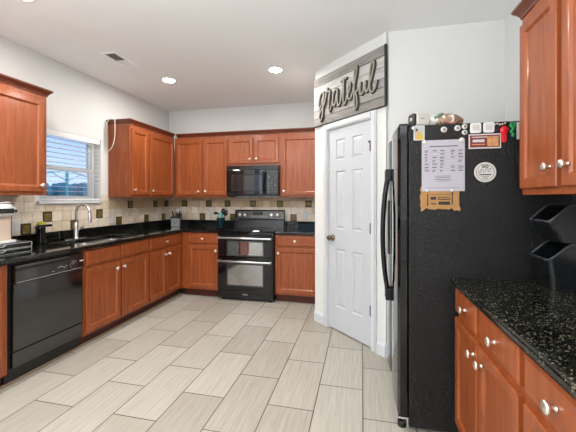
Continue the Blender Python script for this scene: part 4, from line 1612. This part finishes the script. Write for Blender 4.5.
# ------------------------------------------------------------------ sign over the pantry door
SZ0, SZ1 = 2.113, 2.624
sg = empty('wall_sign', A + Vector((-s2, -s2, 0)) * 0.0005, RZD, 'weathered grey plank sign reading grateful above the pantry door', 'sign')
bo = [2.113, 2.195, 2.272, 2.350, 2.440, 2.532, 2.624]
mb = MB()
for k in range(6):
    z0, z1 = bo[k], bo[k + 1]
    mb.box(0.012, 0.992, -0.022, -0.006, z0 + 0.0025, z1 - 0.0025, PLANKS[[0, 2, 3, 1, 1, 0][k]])
mb.build('plank_board', sg, bevel=0.0012)
mb = MB()
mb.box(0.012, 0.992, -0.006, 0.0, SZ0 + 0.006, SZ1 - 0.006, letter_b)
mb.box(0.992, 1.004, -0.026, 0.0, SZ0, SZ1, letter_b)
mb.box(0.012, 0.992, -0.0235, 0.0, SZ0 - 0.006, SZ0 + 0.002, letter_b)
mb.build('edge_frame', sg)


def catmull(P, n=8):
    Q = []
    P = [P[0]] + list(P) + [P[-1]]
    for i in range(1, len(P) - 2):
        p0, p1, p2, p3 = [Vector((a[0], a[1])) for a in P[i - 1:i + 3]]
        for k in range(n):
            t = k / n
            Q.append(0.5 * ((2 * p1) + (-p0 + p2) * t + (2 * p0 - 5 * p1 + 4 * p2 - p3) * t * t + (-p0 + 3 * p1 - 3 * p2 + p3) * t ** 3))
    Q.append(Vector(P[-2]))
    return Q


# strokes in (s, z) on the wall
G = [
    # g
    [(0.205, 2.435), (0.165, 2.44), (0.125, 2.38), (0.118, 2.31), (0.14, 2.29), (0.175, 2.34), (0.205, 2.43), (0.195, 2.33), (0.185, 2.23), (0.165, 2.165), (0.135, 2.165), (0.125, 2.205), (0.16, 2.26), (0.225, 2.33)],
    # r
    [(0.225, 2.33), (0.245, 2.42), (0.262, 2.465), (0.265, 2.43), (0.30, 2.425), (0.305, 2.40), (0.29, 2.30), (0.285, 2.245), (0.305, 2.225), (0.335, 2.28)],
    # a
    [(0.425, 2.405), (0.39, 2.415), (0.36, 2.36), (0.355, 2.29), (0.375, 2.26), (0.405, 2.31), (0.43, 2.41), (0.425, 2.32), (0.435, 2.25), (0.465, 2.26), (0.49, 2.33)],
    # t
    [(0.49, 2.33), (0.525, 2.50), (0.52, 2.40), (0.515, 2.29), (0.53, 2.235), (0.56, 2.265), (0.58, 2.31)],
    [(0.475, 2.485), (0.52, 2.505), (0.575, 2.495)],
    # e
    [(0.58, 2.31), (0.62, 2.36), (0.635, 2.415), (0.615, 2.425), (0.595, 2.38), (0.595, 2.30), (0.62, 2.265), (0.65, 2.29), (0.675, 2.34)],
    # f
    [(0.675, 2.34), (0.72, 2.46), (0.735, 2.545), (0.72, 2.565), (0.70, 2.52), (0.695, 2.40), (0.695, 2.25), (0.70, 2.165), (0.72, 2.15), (0.735, 2.19), (0.73, 2.27), (0.72, 2.315), (0.76, 2.33)],
    # u
    [(0.76, 2.33), (0.775, 2.40), (0.77, 2.32), (0.785, 2.275), (0.81, 2.30), (0.835, 2.40), (0.83, 2.32), (0.845, 2.28), (0.865, 2.31)],
    # l
    [(0.865, 2.31), (0.905, 2.43), (0.925, 2.53), (0.912, 2.56), (0.89, 2.52), (0.88, 2.40), (0.882, 2.29), (0.905, 2.255), (0.935, 2.29), (0.955, 2.36)],
]


def fit_(p):
    x, z = p
    K = [(0.0, 0.0), (0.2, 0.196), (0.52, 0.503), (0.72, 0.668), (0.91, 0.872), (0.955, 0.922)]
    for (a, b_), (c_, d_) in zip(K, K[1:]):
        if x <= c_:
            break
    xx = b_ + (x - a) / (c_ - a) * (d_ - b_)
    zz = 2.26 + (z - 2.26) * (0.86 if x > 0.77 else 0.92 if x > 0.45 else 1.0)
    return xx, zz


mb = MB()
mbb = MB()
for st in G:
    q = catmull([fit_(p) for p in st], 6)
    mb.tube([(p.x, -0.0405, p.y) for p in q], 0.0088, letter_f, 8, flat=((0, 1, 0), 0.45), smooth=False)
    mbb.tube([(p.x + 0.007, -0.030, p.y - 0.003) for p in q], 0.0150, letter_b, 8, flat=((0, 1, 0), 0.55), smooth=False)  # dark letter outline, shifted right and down to paint its shadow
lt = mb.build('lettering', sg)
lb = mbb.build('lettering_shadow_backing', sg)

# ------------------------------------------------------------------ loose cords
cdo = MB()
pts = catmull([(-2.915, 2.294), (-2.97, 2.288), (-3.0, 2.24), (-3.008, 2.10), (-3.008, 1.95), (-2.985, 1.905), (-2.93, 1.955), (-2.894, 2.062), (-2.884, 2.2), (-2.885, 2.290)], 6)
cdo.tube([(p.x + 2.9, 0.004 * math.sin(i * 0.2), p.y - 2.0) for i, p in enumerate(pts)], 0.0055, cord_m, 8)
o = cdo.build('hanging_cord', loc=(-2.90, 3.318, 2.0))
tag(o, 'white cord looped over the left wall cabinet beside the window', 'cord')
cdo = MB()
pts = catmull([(0.0, 0.0), (-0.012, -0.03), (-0.02, -0.06), (-0.018, -0.10), (-0.01, -0.16), (0.0, -0.24), (0.0, -0.30)], 5)
cdo.tube([(0.0, -p.x * 0.6, p.y) for p in pts], 0.003, cord_m, 8)
o = cdo.build('hanging_cord', loc=(XR - 0.03, 1.66, 1.352))
tag(o, 'white cord hanging below the right wall cabinet behind the bins', 'cord')
